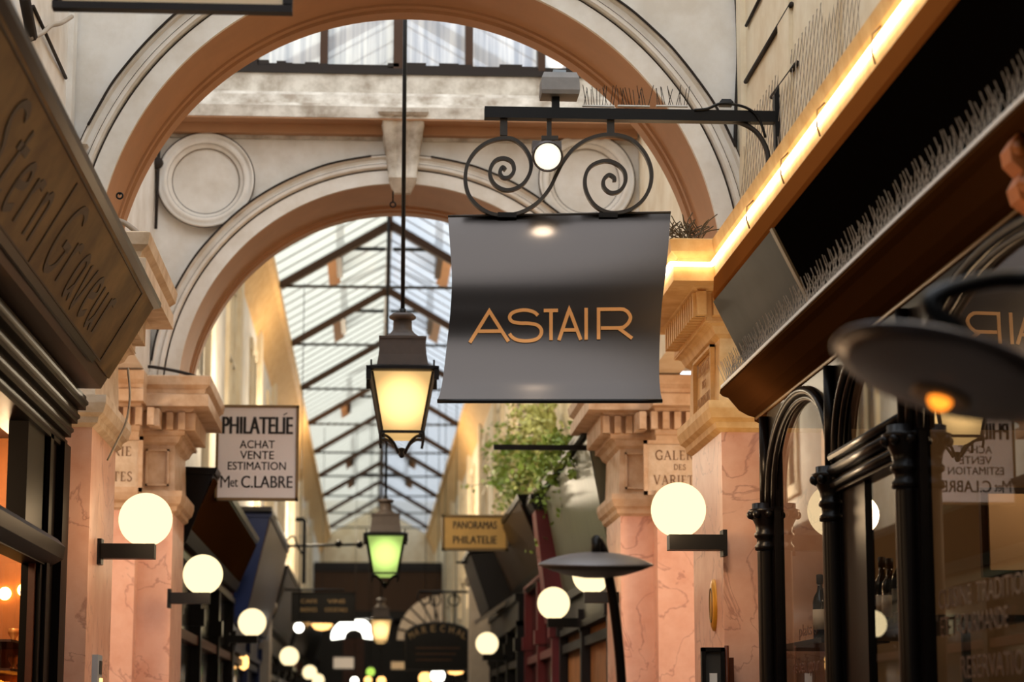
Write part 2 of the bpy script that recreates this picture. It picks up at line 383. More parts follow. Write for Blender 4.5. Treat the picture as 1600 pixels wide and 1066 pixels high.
# soffit lining of the arches between wall thickness is trim_2 / trim_4
# cornice across the far wall
def zy(py, Y, px=500): return PY(px, py, Y).z
mb = MB(); z1 = zy(213, YB); z2 = zy(183, YB-.28); z3 = zy(165, YB-.28); z4 = zy(150, YB-.1); z5 = zy(112, YB-.02)
prof = [(YB, z1-.03), (YB-.03, z1-.03), (YB-.03, z1), (YB-.05, z1+.01), (YB-.06, z1+.035), (YB-.09, z1+.045), (YB-.1, z2-.01), (YB-.28, z2), (YB-.28, z3), (YB-.25, z3+.01), (YB-.24, z3+.03), (YB-.2, z3+.04), (YB-.17, z4-.01), (YB-.12, z4), (YB-.1, z4+.03), (YB-.02, z4+.05), (YB-.02, z5), (YB+.3, z5)]
mb.sweep(lambda x: [(x, y, z) for y, z in prof], [WL-.05, WR+.05])
struct(mb.build('trim_5', 'plaster_sooty', fix=False))
mb = MB(); mb.box((WL, YB-.275, z2-.012), (WR, YB-.09, z2+.02)); mb.box((WL, YB-.105, z1-.005), (WR, YB-.0, z2)); struct(mb.build('trim_6', 'soffit_shade_brown'))  # brown underside puts the cornice's shade into the colour
# clerestory glazing above it
win = sempty('window_1', (XC, YB+.1, z5))
zt = 7.9
mb = MB(); mb.quad((WL, YB+.12, z5), (WR, YB+.12, z5), (WR, YB+.12, zt), (WL, YB+.12, zt)); mb.build('pane', 'curtain_glass', win)
sb = MB(); z6 = zy(95, YB-.05)
sb.box((WL, YB-.04, z5-.015), (WR, YB+.2, z5+.03)); sb.box((WL, YB-.02, z6-.05), (WR, YB+.05, z6-.015))
x = WL
while x < WR:
    w_ = random.uniform(.08, .3)
    if random.random() < .75: sb.box((x, YB-.035, z5+.02), (x+w_, YB+.1, z5+random.uniform(.04, .075)))
    if random.random() < .55: sb.box((x, YB-.03, z6-.03), (x+w_*.6, YB+.04, z6+random.uniform(-.01, .01)))
    x += w_
sb.build('sill', 'soot_black', win)
for px in (398, 506, 623, 733, 846, 955):
    c = PY(px, 100, YB); k = .028 if px != 623 else .04
    mb = MB(); mb.box((c.x-k, YB-.03, z5), (c.x+k, YB+.15, zt)); mb.build('mullion', 'wood_bronze', win)
# keystone of the far arch
ks = thing('keystone', 'fluted plaster keystone at the crown of the far arch', 'keystone', PY(619, 290, YB))
zk0 = zy(284, YB, 619); zk1 = zy(181, YB-.2, 619)
def ksf(u, v):
    w_ = .105 + .065*v; p = u*2-1; y = YB - .12 - .17*v**1.6 + .03*math.sin(v*PI)
    fl = .018*abs(math.cos(p*PI*1.5))
    if abs(p) > .97: y += .18
    return (XC+.012+w_*p, y-fl, zk0+(zk1-zk0)*v)
mb = MB(); mb.grid(ksf, 36, 16); mb.build('shaft', 'plaster_sooty', ks, fix=False)
mb = MB(); mb.rings([(XC+.012-w2, XC+.012+w2, YB-yy, YB, z) for w2, yy, z in ((.17, .3, zk1-.02), (.185, .32, zk1), (.185, .32, zk1+.03), (.17, .3, zk1+.035))]); mb.build('top_moulding', 'plaster_sooty', ks)
mb = MB(); mb.rings([(XC+.012-w2, XC+.012+w2, YB-yy, YB, z) for w2, yy, z in ((.06, .06, zk0-.10), (.085, .1, zk0-.05), (.105, .14, zk0), (.105, .14, zk0+.02))]); mb.build('drop', 'plaster_sooty', ks)
# roundels
for px, lab in ((322, 'round plaster medallion left of the keystone'), (916, 'round plaster medallion right of the keystone, seen behind the iron scrolls')):
    c = PY(px, 284, YB); mb = MB()
    R_ = [(.25, .0), (.25, -.012), (.265, -.03), (.275, -.03), (.285, -.05), (.315, -.06), (.335, -.045), (.345, -.07), (.362, -.06), (.365, 0)]
    mb.sweep(lambda a: [(c.x+r*math.cos(a), YB+y, c.z+r*math.sin(a)) for r, y in R_], [2*PI*i/64 for i in range(65)], True)
    o = mb.build('roundel', 'plaster_white', fix=False); m2 = MB()
    for r0, r1, yy in ((.360, .368, -.062), (.282, .286, -.049), (.247, .253, -.0145)): m2.sweep(lambda a: [(c.x+r*math.cos(a), YB+yy, c.z+r*math.sin(a)) for r in (r0, r1)], [2*PI*i/64 for i in range(65)])  # dark rings painted where the medallion mouldings fall into shade
    m2.build('shade_ring', 'groove_shade', o, fix=False); tag(o, lab, 'medallion', 'medallions on the far wall')
# ---------------------------------------------------------------- pilasters
PROF = [(3.12, .0), (3.14, .03), (3.17, .035), (3.19, .06), (3.24, .075), (3.28, .075), (3.285, .02)]
ENT = [(3.62, 0), (3.64, .03), (3.68, .05), (3.70, .09)]
COR = [(3.85, .13), (3.87, .16), (3.875, .28), (3.96, .28), (3.97, .25), (4.0, .255), (4.03, .29), (4.09, .30), (4.10, .28), (4.11, .1)]
def pilaster(t, x0, x1, y0, y1, inner, mats, plaque=None, zc=1., zoff=0., top=4.11, flags=(1, 1, 0)):
    """inner=+1: passage face is x1 (left side); -1: passage face is x0. flags: expand passage side, front, back"""
    def R(z, o):
        ex = o*flags[0]; fy = o*flags[1]; by = o*flags[2]
        return (x0 if inner > 0 else x0-ex, x1+ex if inner > 0 else x1, y0-fy, y1+by, z)
    ms, mc = mats
    sh = MB(); sh.rings([R(0, 0), R(3.13, 0)]); 
    sh.build('shaft', ms, t)
    # raised border strips on the passage face
    cp = MB(); cp.rings([R(z, o) for z, o in PROF]); cp.build('capital', mc, t)
    fr = MB(); fr.rings([R(3.27, .012)] + [R(z, o) for z, o in ENT]); fr.build('frieze', mc, t)
    db = MB(); db.rings([R(3.69, .085), R(3.855, .085)])
    xf = x1 if inner > 0 else x0
    if flags[0]:
        y = y0 - .10
        while y < y1 - .02:
            a = xf+inner*.08; b = xf+inner*.155
            db.box((a, y, 3.72), (b, y+.048, 3.845)); y += .085
    if flags[1]:
        x = x0 + (.02 if inner > 0 else -.14); e = x1 + (.14 if inner > 0 else -.02)
        while x < e - .03:
            db.box((x, y0-.155, 3.72), (x+.048, y0-.08, 3.845)); x += .085
    db.build('dentil_band', mc, t)
    co = MB(); co.rings([R(z, o) for z, o in COR]); co.build('cornice', mc, t)
pl = thing('pilaster', 'pink marble pilaster beside the brass shop sign on the left', 'pilaster', (XL-.25, YA, 0), 'marble pilasters of the two arches')
pilaster(pl, -1.68, XL, YA, YA2+.35, 1, ('marble_pink', 'stone_light'), flags=(1, 1, 1))
prr = thing('pilaster', 'pink marble pilaster with gold toned entablature beside the dark glass shopfront', 'pilaster', (XR+.25, YA, 0), 'marble pilasters of the two arches')
pilaster(prr, XR, 2.36, YA, YA2+.35, -1, ('marble_pink', 'stone_gold_glow'), flags=(1, 1, 1))
# inscription on the passage face of the right pilaster
M = on_right((XR-.014, (YA+YA2)/2+.12, 3.45)); mb = MB()
for body, z, ww, hh in (('PASSAGE', .09, .40, .06), ('DES', .0, .13, .04), ('PANORAMAS', -.09, .48, .06)):
    mb = MB(); mb.caps(body, ww, hh, M @ Matrix.Translation((0, z, .0)), .003); mb.build('inscription', 'engraved_gold', prr, fix=False)
mb = MB(); yc = (YA+YA2)/2+.12
for a, b in (((yc-.34, 3.29), (yc+.34, 3.305)), ((yc-.34, 3.60), (yc+.34, 3.615)), ((yc-.34, 3.29), (yc-.32, 3.615)), ((yc+.32, 3.29), (yc+.34, 3.615))):
    mb.box((XR-.03, a[0], a[1]), (XR-.005, b[0], b[1]))
mb.build('plaque_border', 'stone_gold_glow', prr)
for sgn, lab in ((-1, 'far pink marble pilaster on the left with a gallery name plaque'), (1, 'far pink marble pilaster on the right with a gallery name plaque')):
    xf = XL if sgn < 0 else XR; xb = xf + sgn*.24
    t = thing('pilaster', lab, 'pilaster', (xb, YB, 0), 'marble pilasters of the two arches')
    pilaster(t, min(xf, xb), max(xf, xb), YB, YB2, -sgn, ('marble_pink', 'stone_beige'), flags=(.92, 1, 1))
    xo = xf + sgn*.95
    pilaster(t, min(xo, xb), max(xo, xb), YB-.26, YB2-.1, -sgn, ('marble_pink', 'stone_beige'), flags=(.2, 1, 0))
    # plaque with frame
    cx = PY(1062, 718, YB-.28).x if sgn > 0 else PY(165, 718, YB-.28).x; cz = 3.45
    yf = YB-.26-.013
    pq = MB(); pq.box((cx-.235, yf-.008, cz-.17), (cx+.235, yf, cz+.17)); pq = pq.build('plaque', 'stone_light', t)
    bd = MB()
    for a, b in (((-.265, -.2), (.265, -.172)), ((-.265, .172), (.265, .2)), ((-.265, -.2), (-.237, .2)), ((.237, -.2), (.265, .2))):
        bd.box((cx+a[0], yf-.022, cz+a[1]), (cx+b[0], yf+.005, cz+b[1]))
    bd.build('plaque_border', 'stone_beige', pq)
    mb = MB()
    for body, dz, ww, hh in (('GALERIE', .092, .36, .068), ('DES', .005, .09, .04), ('VARIETES', -.09, .385, .068)):
        mb = MB(); mb.caps(body, ww, hh, facing((cx, yf-.0085, cz+dz)), .003); mb.build('inscription', 'engraved', pq, fix=False)
    # recessed panel of the corner part
    bd = MB(); a0, a1 = sorted((xf-(-sgn)*.03, xb+(-sgn)*.03)); a0, a1 = sorted((xf+sgn*.035, xb-sgn*.035))
    for q in ((a0, 3.32, a1, 3.335), (a0, 3.575, a1, 3.59), (a0, 3.32, a0+.015, 3.59), (a1-.015, 3.32, a1, 3.59)):
        bd.box((q[0], YB-.03, q[1]), (q[2], YB-.005, q[3]))
    bd.build('panel_border', 'stone_beige', t)
# ---------------------------------------------------------------- side walls
def wallbox(name, a, b, m): mb = MB(); mb.box(a, b); return struct(mb.build(name, m))
wallbox('floor', (-6, -12.3, -.1), (6.5, 92, 0), 'floor_tile')
wallbox('wall_rear_blocker', (WL-.3, -12.3, 0), (WR+.3, -12, 13), 'soot_black')  # unseen, added tall and dark to keep sky out of the sign's reflection
wallbox('wall_left_rear', (WL-.3, -12, 0), (WL, 2.5, 4.0), 'soot_black')  # rear side walls, lower and upper, are out of view, blackened to darken reflections
wallbox('wall_right_rear', (WR, -12, 0), (WR+.3, 2.5, 4.0), 'soot_black')
wallbox('wall_left_upper_rear', (WL-.3, -12, 4.0), (WL, 4, 8.2), 'soot_black')
wallbox('wall_right_upper_rear', (WR, -12, 4.0), (WR+.3, 4, 8.2), 'soot_black')
wallbox('wall_left_upper', (WL-.3, 4, 4.0), (WL, YA, 8.2), 'plaster_white')
wallbox('wall_right_upper', (WR, 4, 4.0), (WR+.3, YA, 8.2), 'plaster_cream')
wallbox('wall_left_gallery', (WL-.25, YA2, 4.11), (WL-.02, YB, 8.0), 'plaster_white')
wallbox('wall_right_gallery', (WR+.02, YA2, 4.11), (WR+.25, YB, 8.0), 'plaster_cream')
wallbox('wall_left_end', (-4.6, YA2, 0), (-4.5, YB+1, 4.4), 'interior_beige')
wallbox('wall_right_end', (4.9, YA2, 0), (5.0, YB+1, 4.4), 'interior_beige')
wallbox('ceiling_left_gallery', (-4.6, YA2, 4.3), (WL-.27, YB+.6, 4.4), 'plaster_white')
wallbox('ceiling_right_gallery', (WR+.27, YA2, 4.3), (5.0, YB+.6, 4.4), 'plaster_cream')
wallbox('wall_left_pier', (-4.6, YB-.24, 0), (XL-.97, YB2, 4.25), 'stone_beige')
wallbox('wall_right_pier', (XR+.97, YB-.24, 0), (5.0, YB2, 4.25), 'stone_beige')
# upper wall pilaster strips next to the near arch
for k, (x0, x1, y0, y1) in enumerate(((WL, WL+.03, YA-.16, YA-.02), (WL, WL+.02, YA-1.55, YA-1.25), (WR-.03, WR, YA-.16, YA-.02), (WR-.02, WR, YA-1.5, YA-1.2), (WR-.02, WR, YA-2.6, YA-2.3))):
    wallbox('trim_%d' % (7+k), (x0, y0, 4.1), (x1, y1, 8.0), 'plaster_white' if x0 < 0 else 'plaster_cream')
# cornice running along the side walls toward the camera, right one carries the neon
def side_cornice(name, sgn, y0, y1, m, xw, dx):
    mb = MB(); p = [(0, 3.62), (.03, 3.64), (.05, 3.70), (.10, 3.74), (.10, 3.86), (dx-.02, 3.87), (dx, 3.875), (dx, 3.96), (dx-.03, 3.97), (dx-.025, 4.0), (dx, 4.03), (dx+.01, 4.09), (dx-.01, 4.10), (0, 4.12)]
    mb.sweep(lambda y: [(xw+sgn*o, y, z) for o, z in p], [y0, y1]); return struct(mb.build(name, m, fix=False))
side_cornice('trim_12', -1, 2.5, YA-.2, 'stone_gold_glow', WR, .21)
side_cornice('trim_13', 1, 2.5, YA-.2, 'stone_light', WL, .12)
# ---------------------------------------------------------------- passage beyond the far arch
YE = 88.
def upper_wall(name, xw, sgn, m):
    mb = MB(); mb.box((xw, YB2, 3.2), (xw-sgn*.3, YE, 7.6)); return struct(mb.build(name, m))
upper_wall('wall_left', -1.62, 1, 'plaster_white'); upper_wall('wall_right', 1.99, -1, 'plaster_cream')
def cove(name, xw, xe, sgn):
    mb = MB(); p = [(xw, 6.90), (xw+sgn*.03, 6.95), (xw+sgn*.06, 7.02), (xe-sgn*.06, 7.38), (xe, 7.42), (xe, 7.56), (xw-sgn*.1, 7.6)]
    mb.sweep(lambda y: [(a, y, b) for a, b in p], [YB2, YE]); return struct(mb.build(name, 'stone_gold_glow', fix=False))
cove('trim_14', -1.62, -1.29, 1); cove('trim_15', 1.99, 1.70, -1)
# windows and lesenes on the upper walls
wi = 2
for sgn, xw in ((1, -1.62), (-1, 1.99)):
    for k in range(9):
        yc = 20.5 + k*4.81
        wn = sempty('window_%d' % wi, (xw, yc, 4.6)); wi += 1
        mb = MB(); mb.box((xw-.01, yc-.5, 4.75), (xw+sgn*.012, yc+.5, 6.45)); mb.build('pane', 'black_gloss', wn)
        mb = MB()
        for a, b in (((yc-.6, 4.65), (yc-.5, 6.55)), ((yc+.5, 4.65), (yc+.6, 6.55)), ((yc-.65, 6.45), (yc+.65, 6.6)), ((yc-.65, 4.6), (yc+.65, 4.75)), ((yc-.03, 4.7), (yc+.03, 6.5)), ((yc-.5, 5.6), (yc+.5, 5.66))):
            mb.box((xw, a[0], a[1]), (xw+sgn*.045, b[0], b[1]))
        mb.build('window_frame', 'plaster_cream', wn)
        mb = MB(); mb.box((xw, yc+1.1, 3.9), (xw+sgn*.07, yc+1.55, 6.98)); struct(mb.build('trim_%d' % (20+wi), 'plaster_cream'))
# ---------------------------------------------------------------- glass roof
XE0, XE1, ZE, ZR = -1.29, 1.70, 7.56, 8.44
XRG = (XE0+XE1)/2
Y1 = 30.6; DY = 4.81
for nm, xa, mt, mtb in (('ceiling_left', XE0, 'sky_glass_warm', 0), ('ceiling_right', XE1, 'sky_glass_cool', 0)):
    t = sempty(nm, (xa, YB2, ZE))
    mb = MB(); mb.quad((xa, YB2, ZE), (xa, YE, ZE), (XRG, YE, ZR), (XRG, YB2, ZR)); mb.build('roof_glass', mt, t)
    mb = MB(); y = YB2+.3
    while y < 75:
        mb.bar((xa, y, ZE), (XRG, y, ZR), .016, .02); y += .6
    mb.build('glazing_bars', 'grey_box', t)
rb = MB(); rb.box((XRG-.035, YB2, ZR-.06), (XRG+.035, YE, ZR+.04)); struct(rb.build('trim_16', 'wood_bronze'))
first = None
for k in range(-2, 10):
    yk = Y1 + k*DY
    if first is None:
        t = thing('roof_truss', 'dark iron roof truss with a tie rod under the glass roof', 'roof truss', (XRG, yk, ZE), 'trusses of the glass roof')
        for sx, xa in ((1, XE0), (1, XE1)):
            mb = MB(); mb.bar((xa, yk, ZE-.05), (XRG, yk, ZR-.05), .07, .12); mb.build('rafter', 'wood_bronze', t)
            mb = MB(); s_ = 1 if xa > XRG else -1
            pts = cr([(XRG+s_*.62, yk, ZR-.40), (XRG+s_*.5, yk, ZR-.34), (XRG+s_*.28, yk, ZR-.17), (XRG, yk, ZR-.12)], 6)
            mb.tube(pts, .03, 6); mb.build('brace', 'wood_bronze', t)
        mb = MB(); mb.tube([(XE0, yk, ZE-.06), (XE1, yk, ZE-.06)], .022, 6); mb.build('tie_rod', 'iron_grey', t)
        mb = MB(); mb.tube([(XRG, yk, ZR-.05), (XRG, yk, ZE-.06)], .014, 6); mb.build('king_rod', 'iron_grey', t)
        first = t
    else: dup(first, (XRG, yk, ZE))
    # light intermediate rafter pair
# raised ventilator frames in the crown of every second bay
def vent(yk):
    t = thing('roof_ventilator', 'raised ventilator with rounded openings in the crown of the glass roof', 'ventilator', (XRG, yk, ZR-.3), 'ventilators along the roof ridge')
    for s_ in (-1, 1):
        x0 = XRG + s_*.70; z0 = ZR - .70*(ZR-ZE)/(XE1-XRG)
        mb = MB(); mb.box((x0-.04, yk-.05, z0-.06), (x0+.04, yk+1.4, z0+.45)); mb.build('post', 'wood_bronze', t)
        mb = MB(); xq = XRG+s_*.86; zq = ZR-.86*(ZR-ZE)/(XE1-XRG)
        mb.quad((x0, yk, z0-.03), (x0, yk+1.9, z0-.03), (xq, yk+1.9, zq-.03), (xq, yk, zq-.03)); mb.build('slat_panel', 'soffit_shade_brown', t)
    # frame plate with a round-cornered opening either side of the ridge
    for s_ in (-1, 1):
        mb = MB(); a, b = (.05, .66); zb, zt_ = ZR-.33, ZR+.08; rr = .14
        lo = [(a, zb), (b-rr, zb)] + arc((b-rr, zb+rr), rr, -PI/2, 0, 5)[1:] + [(b, zt_)]
        pts = [(XRG+s_*u, yk+.02, v) for u, v in lo]
        mb.tube(pts, .028, 6); mb.build('opening_frame', 'iron_black', t)
    mb = MB(); mb.bar((XRG-.72, yk, ZR+.1), (XRG, yk, ZR+.42), .06); mb.bar((XRG+.72, yk, ZR+.1), (XRG, yk, ZR+.42), .06); mb.build('hood', 'wood_bronze', t)
for k in (0, 1, 3, 5, 6): vent(Y1 + k*DY + .35)
# ================================================================ hanging sign with its iron bracket
YS = 10.6
br = thing('sign_bracket', 'black iron sign bracket with two spiral scrolls projecting from the right wall', 'bracket', PY(1200, 177, YS))
a = PY(757, 177, YS); b = PY(1203, 177, YS)
b.x = WR-.005
mb = MB(); mb.bar((a.x, YS, a.z), (b.x, YS, a.z), .06, .055); mb.build('beam', 'iron_black', br)
mb = MB(); p0 = PY(1203, 235, YS); mb.box((WR-.045, YS-.03, p0.z-.12), (WR-.005, YS+.03, PY(1200, 150, YS).z))
mb.prism([(WR-.045, PY(1200, 150, YS).z), (WR-.005, PY(1200, 150, YS).z), (WR-.02, PY(1200, 135, YS).z)], 'y', YS-.02, YS+.02); mb.build('wall_plate', 'iron_black', br)
mb = MB(); mb.tube(cr([PY(px, py, YS) for px, py in ((1112, 186), (1150, 190), (1180, 205), (1197, 232), (1202, 262))], 6), .013, 8); mb.build('brace', 'iron_grey', br)
for pts in (((787, 186), (787, 212)), ((954, 186), (954, 210))):
    mb = MB(); mb.bar(PY(*pts[0], YS), PY(*pts[1], YS), .035, .02); mb.build('hanger', 'iron_grey', br)
def spiral(cx, cy, pts): return cr([PY(px, py, YS) for px, py in pts], 8)
sc1 = [(790, 266), (785, 262), (781, 270), (786, 278), (796, 277), (803, 267), (800, 254), (788, 248), (775, 251), (767, 262), (766, 276), (773, 289), (787, 297), (803, 296), (819, 286), (829, 267), (828, 247), (817, 229), (801, 218), (783, 217), (762, 223), (744, 236), (731, 256), (727, 280), (732, 304), (746, 322), (766, 334), (789, 337), (815, 332), (840, 317), (858, 296), (870, 272), (880, 253), (895, 234), (915, 220), (940, 212), (965, 212), (988, 220), (1007, 240), (1017, 265), (1016, 290), (1005, 312), (987, 327), (966, 333), (945, 331), (926, 318), (915, 296), (915, 274), (925, 259), (945, 252), (962, 256), (975, 268), (977, 284), (969, 298), (955, 302), (944, 294), (943, 282), (951, 274), (959, 278), (960, 284)]
h = len(sc1)
path = spiral(0, 0, sc1)
n_ = len(path)
for nm, seg in (('scroll', path[:n_*33//h]), ('scroll', path[n_*33//h-1:])):
    mb = MB()
    q = [Vector((p.x, 0, p.z)) for p in seg]; vs = []; k = len(q)
    for i, p in enumerate(q):
        t = (q[min(i+1, k-1)] - q[max(i-1, 0)]).normalized(); nn = Vector((-t.z, 0, t.x)) * .0085
        for s_, d in ((1, -.016), (1, .016), (-1, .016), (-1, -.016)): vs.append((p.x+nn.x*s_, YS+d, p.z+nn.z*s_))
    fs = [(4*i+j, 4*i+(j+1) % 4, 4*i+4+(j+1) % 4, 4*i+4+j) for i in range(k-1) for j in range(4)] + [(0, 1, 2, 3), (4*k-4, 4*k-3, 4*k-2, 4*k-1)]
    mb.add(vs, fs); mb.build(nm, 'iron_grey', br)
for px in (792, 950):
    mb = MB(); c = PY(px, 337, YS); mb.box((c.x-.045, YS-.02, c.z-.012), (c.x+.045, YS+.02, c.z+.012)); mb.build('clip', 'iron_black', br)
# cable and junction box along the bracket
jb = thing('junction_box', 'small black junction box with cable on top of the iron bracket', 'junction box', PY(1134, 168, YS))
mb = MB(); c = PY(1134, 162, YS); mb.rings([(c.x-.03, c.x+.03, YS-.025, YS+.025, c.z-.012), (c.x-.035, c.x+.035, YS-.03, YS+.03, c.z), (c.x-.022, c.x+.022, YS-.02, YS+.02, c.z+.018)]); mb.build('body', 'iron_black', jb)
mb = MB(); mb.tube(cr([PY(px, py, YS-.035) for px, py in ((1085, 172), (1105, 170), (1125, 162), (1145, 163), (1165, 168), (1180, 178), (1190, 195), (1196, 215))], 5), .007, 6); mb.build('cable', 'iron_black', jb)
# the curved black sheet
sg = thing('hanging_sign', 'black curved metal sign reading ASTAIR in gold hanging from the iron bracket', 'sign', PY(874, 337, YS))
def lerp_tab(tab, t):
    for (t0, v0), (t1, v1) in zip(tab, tab[1:]):
        if t <= t1: 
            k = (t-t0)/(t1-t0); k = k*k*(3-2*k) if len(tab) < 4 else k
            return v0+(v1-v0)*k
    return tab[-1][1]
def smooth_tab(tab, n=40):
    pts = cr([(a, b) for a, b in tab], 8); return [(p[0], p[1]) for p in pts]
TL = smooth_tab([(0, 700), (.15, 703), (.33, 706), (.5, 704), (.67, 699), (.85, 693), (.95, 688), (1, 683)])
TR = smooth_tab([(0, 1048), (.15, 1045), (.33, 1040), (.5, 1034), (.67, 1031), (.85, 1030), (.95, 1032), (1, 1035)])
TDEP = smooth_tab([(0, -.01), (.06, .045), (.14, .10), (.25, .150), (.36, .170), (.5, .176), (.66, .182), (.78, .205), (.88, .255), (.95, .315), (1, .36)])
def sheet(u, t, off=0.):
    xl, xr = lerp_tab(TL, t), lerp_tab(TR, t); py = (338-6*u)+(627-338+6*u)*t
    return PY(xl+(xr-xl)*u, py, YS - lerp_tab(TDEP, t) - off)
mb = MB(); mb.grid(lambda u, v: sheet(u, v), 24, 60); mb.grid(lambda u, v: sheet(u, v, -.008), 24, 60)
for uu in (0, 1): mb.grid(lambda u, v: sheet(uu, v, -.008*u), 1, 60)
o = mb.build('sheet', 'sign_black', sg, fix=False)
mb = MB(); mb.tube([sheet(u/10, 1, -.004) for u in range(11)], .010, 8); mb.build('bottom_hem', 'iron_black', sg)
mb = MB(); mb.tube([sheet(u/10, 0, 0) for u in range(11)], .006, 8); mb.build('top_rim', 'iron_grey', sg)
for px in (776, 812, 948):
    pass
LET = {'A1': [[(228, 316), (356, 108), (482, 310)], [(284, 241), (432, 241)]],
 'S': [[tuple(p) for p in cr([(676, 140), (650, 118), (600, 104), (545, 108), (502, 126), (490, 155), (510, 180), (560, 190), (620, 192), (672, 204), (698, 235), (692, 272), (660, 298), (600, 307), (540, 300), (505, 280), (488, 258)], 6)]],
 'T': [[(714, 108), (808, 108)], [(762, 108), (762, 303)]],
 'A2': [[(814, 304), (882, 100), (958, 302)], [(846, 237), (926, 237)]],
 'I': [[(993, 93), (993, 302)]],
 'R': [[(1075, 300), (1075, 103), (1215, 103)] + [tuple(p) for p in cr([(1240, 105), (1268, 124), (1285, 158), (1270, 195), (1240, 222)], 6)] + [(1215, 226), (1090, 226)], [(1205, 226), (1296, 294)]]}
def letM(p, d):
    px = 680+p[0]*.2375; py = 460+p[1]*.2375
    t = (py-336)/(627-336); xl, xr = lerp_tab(TL, t), lerp_tab(TR, t)
    return sheet((px-xl)/(xr-xl), t, d+.001)
for k, v in LET.items():
    mb = MB(); v2 = []
    for ln in v:                                       # subdivide so that the letters follow the sheet
        out = [ln[0]]
        for p, q in zip(ln, ln[1:]):
            nsub = max(1, int(math.hypot(q[0]-p[0], q[1]-p[1])/30))
            out += [(p[0]+(q[0]-p[0])*i/nsub, p[1]+(q[1]-p[1])*i/nsub) for i in range(1, nsub+1)]
        v2.append(out)
    mb.strokes(v2, letM, 23, .006); mb.build('letter', 'gold_paint', sg, fix=False)
# spotlight above the sign and its grey driver box
sp = thing('spotlight', 'round glowing spotlight hanging under the iron bracket above the black sign', 'spotlight', PY(855, 186, YS-.02))
c = PY(855, 243, YS-.05)
mb = MB(); mb.bar(PY(858, 186, YS), PY(858, 222, YS), .022, .02); mb.bar(PY(846, 216, YS), PY(872, 216, YS), .025, .02); mb.build('arm', 'iron_grey', sp)
Mt = Matrix.Rotation(math.radians(-68), 3, 'X')
mb = MB(); mb.lathe([(.03, .05), (.06, .045), (.074, .0), (.074, -.045), (.068, -.05), (.062, -.03)], c, 28, Mt); mb.build('housing', 'lamp_metal', sp)
mb = MB(); mb.lathe([(.0001, -.036), (.03, -.038), (.064, -.034)], c, 28, Mt); mb.build('lens', 'lens_glass', sp, fix=False)
mb = MB(); mb.box((c.x-.07, YS-.04, c.z+.03), (c.x+.07, YS+.03, c.z+.075)); mb.build('yoke', 'lamp_metal', sp)
gb = thing('driver_box', 'grey metal driver box standing on the iron sign bracket', 'box', PY(872, 168, YS))
c0 = PY(845, 152, YS); c1 = PY(903, 118, YS); e = .012
mb = MB(); mb.rings([(c0.x, c1.x, YS-.07, YS+.07, c0.z), (c0.x-e*.3, c1.x+e*.3, YS-.075, YS+.075, c0.z+.02), (c0.x, c1.x, YS-.07, YS+.07, c1.z-.03), (c0.x+e, c1.x-e, YS-.055, YS+.055, c1.z)]); mb.build('case', 'grey_box', gb)
c = PY(868, 160, YS); mb = MB(); mb.box((c.x-.018, YS-.02, PY(868, 170, YS).z), (c.x+.018, YS+.02, c0.z+.002)); mb.build('foot', 'iron_black', gb)
mb = MB(); mb.box((PY(864, 117, YS).x, YS-.02, c1.z), (PY(884, 117, YS).x, YS+.02, c1.z+.022)); mb.build('terminal', 'pale_blue', gb)
# ---------------------------------------------------------------- bird spikes
def spike_strip(loc, axis, length, n, hgt, lab, group, tilt, m='iron_grey', r=.0017):
    """strip with its own spikes; axis is a unit vector along the strip, tilt the sideways lean"""
    t = thing('bird_spike_strip', lab, 'bird spikes', loc, group); loc = Vector(loc); ax = Vector(axis); sd = ax.cross(Vector((0, 0, 1)))
    mb = MB(); mb.bar(loc - ax*length/2, loc + ax*length/2, .022, .006); mb.build('base', 'white_plastic', t)
    for i in range(n):
        p = loc + ax*((i+.5)/n-.5)*length; k = (-1, .25, 1)[i % 3]
        tip = p + Vector((0, 0, hgt*random.uniform(.85, 1.05))) + sd*(tilt[0]+k*tilt[1]) + ax*random.uniform(-.025, .025)
        mb = MB(); mb.tube([p, tip], r, 4); mb.build('spike', m, t)
    return t
l1 = PY(1040, 166, YS)
for i, px in enumerate((935, 990, 1050)):
    c = PY(px, 167, YS); spike_strip((c.x, YS, c.z+.003), (1, 0, 0), .155, 12, .10, ('bird spikes on the iron bracket beside the grey box', 'bird spikes in the middle of the iron bracket', 'bird spikes on the iron bracket nearest the wall')[i], 'bird spikes on the sign bracket', (0, .02))
# ================================================================ right shopfront
# ---- black sloped sign band above
sb_ = thing('fascia_board', 'black glossy sloped sign band above the right shopfront', 'sign band', (1.8, 7.5, 3.4))
Yn, Yf = 2.6, 11.36
TX, TZ, BX, BZ = 1.735, 3.735, 1.90, 3.40
def band(mb, y0, y1, o=0.): mb.hexa([(TX-o, y0, TZ), (BX-o, y0, BZ), (BX+.06, y0, BZ), (BX+.06, y0, TZ)], [(TX-o, y1, TZ), (BX-o, y1, BZ), (BX+.06, y1, BZ), (BX+.06, y1, TZ)])
mb = MB(); band(mb, Yn, 9.62); mb.build('glass_panel', 'black_panel', sb_)
mb = MB(); band(mb, 9.64, Yf, .004); mb.build('grey_panel', 'grey_panel', sb_)['label'] = 'end panel with its reflection painted in grey'  # grey colour stands for the reflection on the band's far end
mb = MB(); mb.hexa([(TX-.012, 9.60, TZ), (BX-.012, 9.60, BZ), (BX, 9.60, BZ), (TX, 9.60, TZ)], [(TX-.012, 9.65, TZ), (BX-.012, 9.65, BZ), (BX, 9.65, BZ), (TX, 9.65, TZ)]); mb.build('joint_strip', 'frame_bronze', sb_)
mb = MB(); mb.prism([(1.74, 3.735), (1.73, 3.76), (1.735, 3.86), (1.97, 3.86), (1.97, 3.735)], 'y', Yn, Yf); mb.build('crown_moulding', 'crown_shade_brown', sb_)
